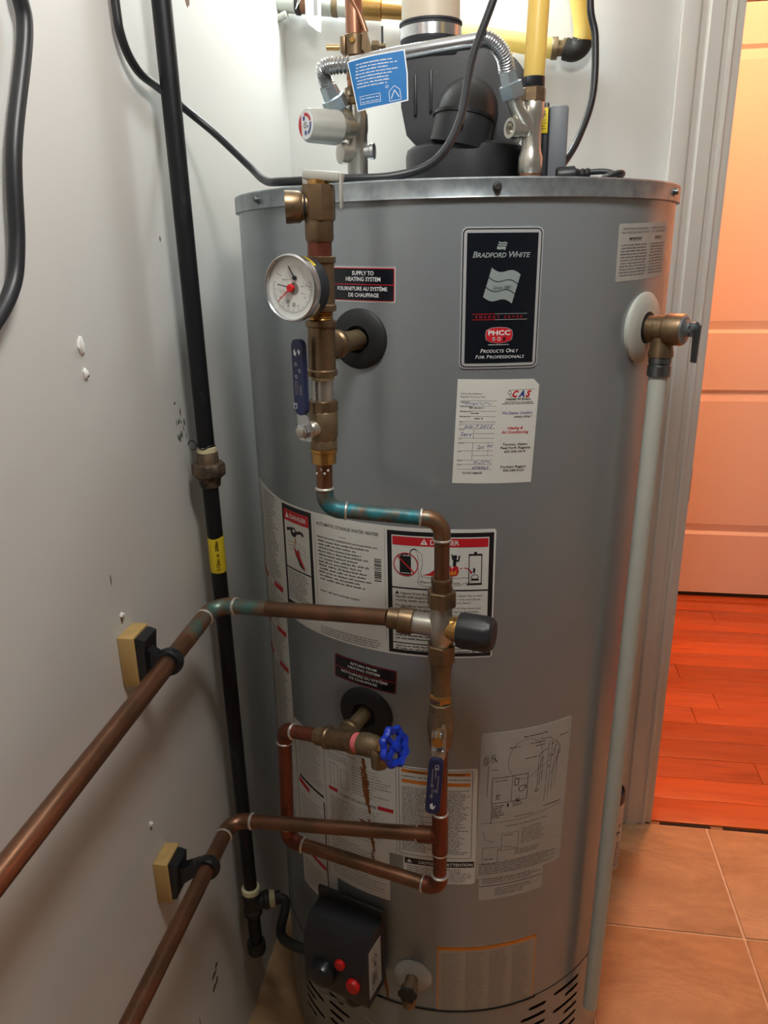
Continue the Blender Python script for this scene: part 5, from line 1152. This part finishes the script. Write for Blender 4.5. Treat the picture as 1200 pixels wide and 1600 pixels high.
b = NB(); sweep(b, catmull([HP(1.527)+V((0.015,-0.005,0)), HP(1.545)+V((0.008,-0.006,0)), HP(1.575)+V((-0.006,-0.010,0)), HP(1.66)+V((-0.03,-0.01,0)), HP(1.78)+V((-0.04,0.0,0))], 8), 0.0034, 12); obj('thin_tube', b, 'copper_bright', sv, 'thin copper tube')

# cold side
CX, CY = 0.0985, -0.060
def CP(z): return V((CX, CY, z))
cv = thing('cold_inlet_tee', 'nickel inlet tee with a side port under the yellow pipe', 'valve', CP(ZT))
b = NB(); lathe(b, CP(ZT), (0,0,1), [(0.0120,0),(0.0120,0.012),(0.0128,0.013),(0.0128,0.019),(0.0115,0.020)], 26); obj('nipple', b, 'zinc', cv)
b = NB(); lathe(b, CP(1.3670), (0,0,1), [(0.0138,0),(0.0146,0.002),(0.0146,0.018),(0.0125,0.024),(0.0115,0.030),(0.0112,0.056),(0.0140,0.062),(0.0140,0.078),(0.0125,0.080)], 28); obj('body', b, 'nickel', cv)
b = NB(); lathe(b, CP(1.3640), (0,0,1), [(0.0128,0),(0.0134,0.0005),(0.0134,0.003)], 24); obj('washer', b, 'copper_bright', cv)
b = NB(); hexn(b, CP(1.4440), CP(1.4600), 0.0152, 0.2, 8); obj('union_nut', b, 'brass', cv)
pd = V((-0.80,-0.60,0.02)).normalized(); p = CP(1.4150)
b = NB(); lathe(b, p, pd, [(0.0095,0),(0.0095,0.022),(0.0112,0.024),(0.0112,0.033),(0.0075,0.033),(0.0070,0.026)], 26); obj('side_port', b, 'nickel', cv)
FN1 = V((0.0760,-0.080,1.4470)); fd1 = V((-0.30,-0.22,0.92)).normalized(); FN1b = FN1
b = NB(); sweep(b, [CP(1.4120)+V((-0.003,-0.004,0)), FN1-fd1*0.010, FN1+fd1*0.002], 0.0088, 20); obj('angled_branch', b, 'nickel', cv)
yp = thing('yellow_pipe', 'yellow plastic pipe rising from the cold inlet tee', 'pipe', CP(1.458))
b = NB(); lathe(b, CP(1.4580), (0,0,1), [(0.0128,0),(0.0132,0.001),(0.0132,0.013),(0.0118,0.0135)], 26); obj('collar', b, 'black_gloss', yp)
b = NB(); sweep(b, catmull([CP(1.468), CP(1.50)+V((0.001,0,0)), V((0.1020,-0.056,1.58)), V((0.108,-0.05,1.75)), V((0.110,-0.04,2.05)), V((0.110,-0.03,2.3))], 8), 0.0122, 24); obj('pipe', b, 'yellow_pipe', yp)
# flexible connector
fx = thing('flexible_connector', 'corrugated stainless connector arching between the two inlet valves', 'hose', FN0)
def nut(p, d, big, small, L):
    b = NB(); lathe(b, p, d, [(big*0.92,0),(big,0.0015),(big,L*0.48),(small*1.15,L*0.52),(small,L)], 6); return b
obj('coupling_nut', nut(FN0, fd, 0.0150, 0.0098, 0.030), 'zinc', fx); obj('coupling_nut', nut(FN1, fd1, 0.0150, 0.0098, 0.032), 'zinc', fx)
S0 = FN0+fd*0.028; S1 = FN1+fd1*0.030
cp0 = catmull([S0, V((-0.1465,-0.094,1.477)), V((-0.1445,-0.099,1.4845)), V((-0.1330,-0.101,1.4862)), V((-0.1120,-0.102,1.4866))], 28)
cp1 = catmull([V((0.0330,-0.104,1.5030)), V((0.0450,-0.104,1.5030)), V((0.0560,-0.101,1.4960)), V((0.0640,-0.095,1.486)), S1], 30)
b = NB(); sweep(b, cp0, 0.009, 20, rfun=lambda i: 0.0086+0.0010*math.cos(i*2*PI/6)); obj('corrugated_end', b, 'steel', fx)
b = NB(); sweep(b, cp1, 0.009, 20, rfun=lambda i: 0.0086+0.0010*math.cos(i*2*PI/6)); obj('corrugated_end', b, 'steel', fx)
b = NB(); sweep(b, [cp0[-1], V((-0.0587,-0.104,1.4935)), V((-0.01,-0.105,1.4985)), cp1[0]], 0.0080, 20); obj('straight_tube', b, 'steel', fx)
# blue hang tag, hanging upside down from the connector
def tgm(x, y, h):
    # x to the right, y downwards; gently curled sheet
    c0 = V((-0.1140,-0.1155,1.4880)); return c0 + V((1,0,0.13))*x + V((0.04,0,-0.86))*y + V((0,-1,0))*(h + 0.004*math.sin(x/0.064*PI*1.3) - 0.003*(y/0.056))
tg = NB(); n = 14
for side in (0, 1):
    pass
tgo = sticker('hang_tag', 'tag_white', tgm, [(0,2),(66,0),(68,28),(67,60),(40,62),(8,63),(5,40)], None, 0.4, 4.0); tag(tgo, 'blue and white instruction tag wrapped on the flexible connector', 'tag')
F = Flat(tgm, 4.0); F.poly('tag_blue', [(1.2,3.2),(64.8,1.2),(66.6,28),(65.6,58.6),(40,60.5),(9,61.5),(6.2,40)], 0.6)
for k in range(8):
    s = (20 if k == 6 else 8); F.words('ink_white', 8+random.uniform(0,3), 58-random.uniform(0,14), 9+k*3.8, 1.5, 0.8)
F.frame('ink_white', 12, 46, 36, 56, 0.5, 0.8); F.words('ink_white', 14, 34, 50, 1.2, 0.8); F.words('ink_white', 14, 34, 54, 1.2, 0.8); F.line('ink_white', [(46,58),(46,46),(52,40),(58,45),(59,57),(46,58)], 0.6, 0.8); F.line('ink_white', [(48,55),(52,45),(57,54)], 0.8, 0.8); F.ring('ink_white', 44, 40, 1.5, 0.5, 0.8, 10)
F.build(tgo, {'tag_blue': 'blue_field', 'ink_white': 'white_print'})

# ================================================================== CORDS
def cord(name, label, pts, r, extra=None):
    b = NB(); sweep(b, catmull(pts, 10), r, 12); o = obj(name, b, 'cord', None, origin=pts[0]); tag(o, label, 'cable'); return o
cord('power_cord', 'black power cord drooping over the tank rim and looping up past the blower', [(-0.324,-0.262,1.95),(-0.324,-0.256,1.70),(-0.3235,-0.2505,1.535),(-0.323,-0.2455,1.492),(-0.322,-0.2180,1.468),(-0.320,-0.175,1.4600),(-0.312,-0.120,1.4460),(-0.280,-0.105,1.418),(-0.235,-0.125,1.380),(-0.205,-0.165,1.3605),(-0.170,-0.215,1.3545),(-0.110,-0.238,1.3535),(-0.045,-0.235,1.3545),(-0.004,-0.215,1.3700),(0.0185,-0.175,1.412),(0.0290,-0.130,1.480),(0.0510,-0.100,1.545),(0.075,-0.09,1.62),(0.09,-0.08,1.75),(0.10,-0.05,2.0)], 0.0046)
cord('blower_cord', 'black cord dropping from above to the electrical box on the right', [(0.172,0.10,1.9),(0.1705,0.10,1.70),(0.1715,0.10,1.587),(0.1809,0.10,1.5426),(0.1814,0.09,1.474),(0.1636,0.07,1.4180),(0.142,0.04,1.382),(0.126,-0.015,1.3565),(0.118,-0.03,1.3535)], 0.0048)
cord('wall_cable', 'thick black cable curving along the left wall at the picture edge', [(-0.3215,-0.425,1.95),(-0.3215,-0.425,1.60),(-0.3215,-0.4280,1.495),(-0.3215,-0.4270,1.455),(-0.3215,-0.4680,1.365),(-0.3215,-0.4860,1.290),(-0.3215,-0.505,1.255),(-0.3215,-0.548,1.224),(-0.3215,-0.60,1.20),(-0.3215,-0.72,1.16)], 0.0064)
pg = thing('cord_plug', 'coiled black cords and plug lying on the tank lid at the right', 'plug', (0.155,0.0,ZT))
b = NB(); lathe(b, (0.132,-0.03,1.3660), (1,0.1,0.05), [(0.009,0),(0.010,0.002),(0.010,0.022),(0.007,0.024)]+[(0.0065-0.0012*(k%2), 0.026+0.003*k) for k in range(6)], 18); obj('plug', b, 'cord', pg)
b = NB(); sweep(b, catmull([(0.170,-0.027,1.369),(0.190,-0.03,1.3690),(0.205,-0.035,1.3640),(0.208,-0.04,1.356),(0.195,-0.045,1.3530),(0.165,-0.05,1.3525)], 8), 0.0035, 10); obj('cable', b, 'cord', pg); b = NB(); sweep(b, catmull([(0.172,-0.09,1.3525),(0.185,-0.095,1.358),(0.202,-0.09,1.3625),(0.205,-0.07,1.3600),(0.19,-0.05,1.3525)], 8), 0.0033, 10); obj('cable', b, 'cord', pg); b = NB(); sweep(b, catmull([(0.135,-0.045,1.3535),(0.155,-0.05,1.3555),(0.180,-0.055,1.3535)], 6), 0.005, 10); obj('cable', b, 'cord', pg)
b = NB(); lathe(b, (-0.085,-0.14,ZT), (0,0,1), [(0.012,0),(0.010,0.004),(0.003,0.0055)], 16); o = obj('rubber_plug', b, 'rubber', None, origin=(-0.085,-0.14,ZT)); tag(o, 'small black rubber plug on the lid beside the tempering valve', 'plug')

# ================================================================== BACK WALL PIPES
YW = 0.408
yw = thing('yellow_wall_pipe', 'faded yellow pipe run along the back wall with a dark elbow', 'pipe', (0.03,YW,1.62))
b = NB(); sweep(b, [V((-0.06,YW,1.640)), V((0.140,YW,1.5985))], 0.0155, 24); obj('pipe', b, 'yellow_pipe_faded', yw)
b = NB(); lathe(b, (0.138,YW,1.5990), (1,0,-0.05), [(0.0165,0),(0.0172,0.001),(0.0172,0.010),(0.012,0.011),(0.012,0.018),(0.0150,0.019),(0.0150,0.024)], 24); obj('fitting', b, 'bronze_rough', yw)
b = NB(); sweep(b, catmull([(0.160,YW,1.597),(0.174,YW-0.002,1.5935),(0.1855,YW-0.005,1.599),(0.1885,YW-0.008,1.609)], 6), 0.0172, 20); obj('elbow', b, 'fitting_iron', yw)
b = NB(); sweep(b, catmull([(0.1885,YW-0.008,1.606),(0.1880,YW-0.010,1.630),(0.177,YW-0.016,1.675),(0.160,YW-0.02,1.73),(0.150,YW-0.02,1.82),(0.15,YW-0.02,2.1)], 8), 0.0168, 22); obj('pipe', b, 'yellow_pipe', yw)
bp = thing('brass_pipe_run', 'row of brass and grey pipe fittings along the top of the back wall corner', 'pipe fitting', (-0.25,YW,1.70))
def BPp(x): return V((x, YW, 1.694-(x+0.3326)*0.115))
for (x0, x1, r, mt, nm) in ((-0.3326,-0.300,0.0165,'white_pipe','pipe'),(-0.300,-0.292,0.0185,'fitting_iron','band'),(-0.292,-0.262,0.0160,'copper','pipe'),(-0.262,-0.236,0.0170,'white_pipe','pipe'),(-0.236,-0.226,0.0178,'bronze_rough','band'),(-0.226,-0.206,0.0168,'white_pipe','pipe'),(-0.206,-0.150,0.0185,'brass_bright','valve_body'),(-0.150,-0.06,0.015,'brass_bright','pipe')):
    b = NB(); cyl(b, BPp(x0), BPp(x1), r, 24, 0.001); obj(nm, b, mt, bp)
b = NB(); cyl(b, (-0.3326,YW-0.005,1.668), (-0.316,YW-0.01,1.672), 0.006, 12); obj('wall_anchor', b, 'white_pipe', bp)
b = NB(); sweep(b, [(-0.288,YW-0.018,1.70),(-0.297,YW-0.02,1.676),(-0.28,YW-0.021,1.70)], 0.0008, 6); obj('tag_string', b, 'tag_white', bp)
pt = sticker('paper_tag', 'tag_white', lambda x, y, h: V((-0.279+x, YW-0.022-h-y*0.12, 1.712-y)), [(0,0),(27,0),(28,60),(27,76),(20,73),(6,62),(1,52)], None, 0.4, 30); tag(pt, 'white paper tag hanging from the pipe fittings at the top', 'tag')
F = Flat(lambda x, y, h: V((-0.279+x, YW-0.022-h-y*0.12, 1.712-y)), 0); F.para('ink_soft', 6, 12, 20, 56, 3, 1.2, 0.5); F.rect('ink_soft', 15, 18, 22, 50, 0.5); F.build(pt, PR)

# ================================================================== CAN ON THE FLOOR
cn = thing('spray_can', 'white can with a dark top standing on the floor behind the drain pipe', 'can', (0.3195,0.302,0.0006))
CB = V((0.3195,0.302,0.0006))
b = NB(); lathe(b, CB, (0,0,1), [(0.036,0),(0.0385,0.002),(0.0385,0.170),(0.0370,0.174)], 40); cb = obj('body', b, 'can_white', cn)
b = NB(); lathe(b, CB+V((0,0,0.172)), (0,0,1), [(0.0388,0),(0.0392,0.004),(0.0388,0.020),(0.0360,0.022),(0.0350,0.016),(0.004,0.015)], 40); obj('top', b, 'can_dark', cn)
def cmn(x, y, h): a = x/0.0387 - 0.6; return CB + V(((0.0388+h)*math.sin(a), -(0.0388+h)*math.cos(a), 0.165-y))
F = Flat(cmn, 2.0); F.text('ink_black', 'T', 52, 52, 9, h=0.2, bold=0.03); F.text('ink_black', 'Po', 48, 68, 9, h=0.2, bold=0.03); F.para('ink_grey', 44, 66, 84, 150, 9, 4, 0.2); F.para('ink_grey', 10, 40, 40, 150, 9, 4, 0.2); F.build(cb, PR)

if bpy.context.view_layer: bpy.context.view_layer.update()
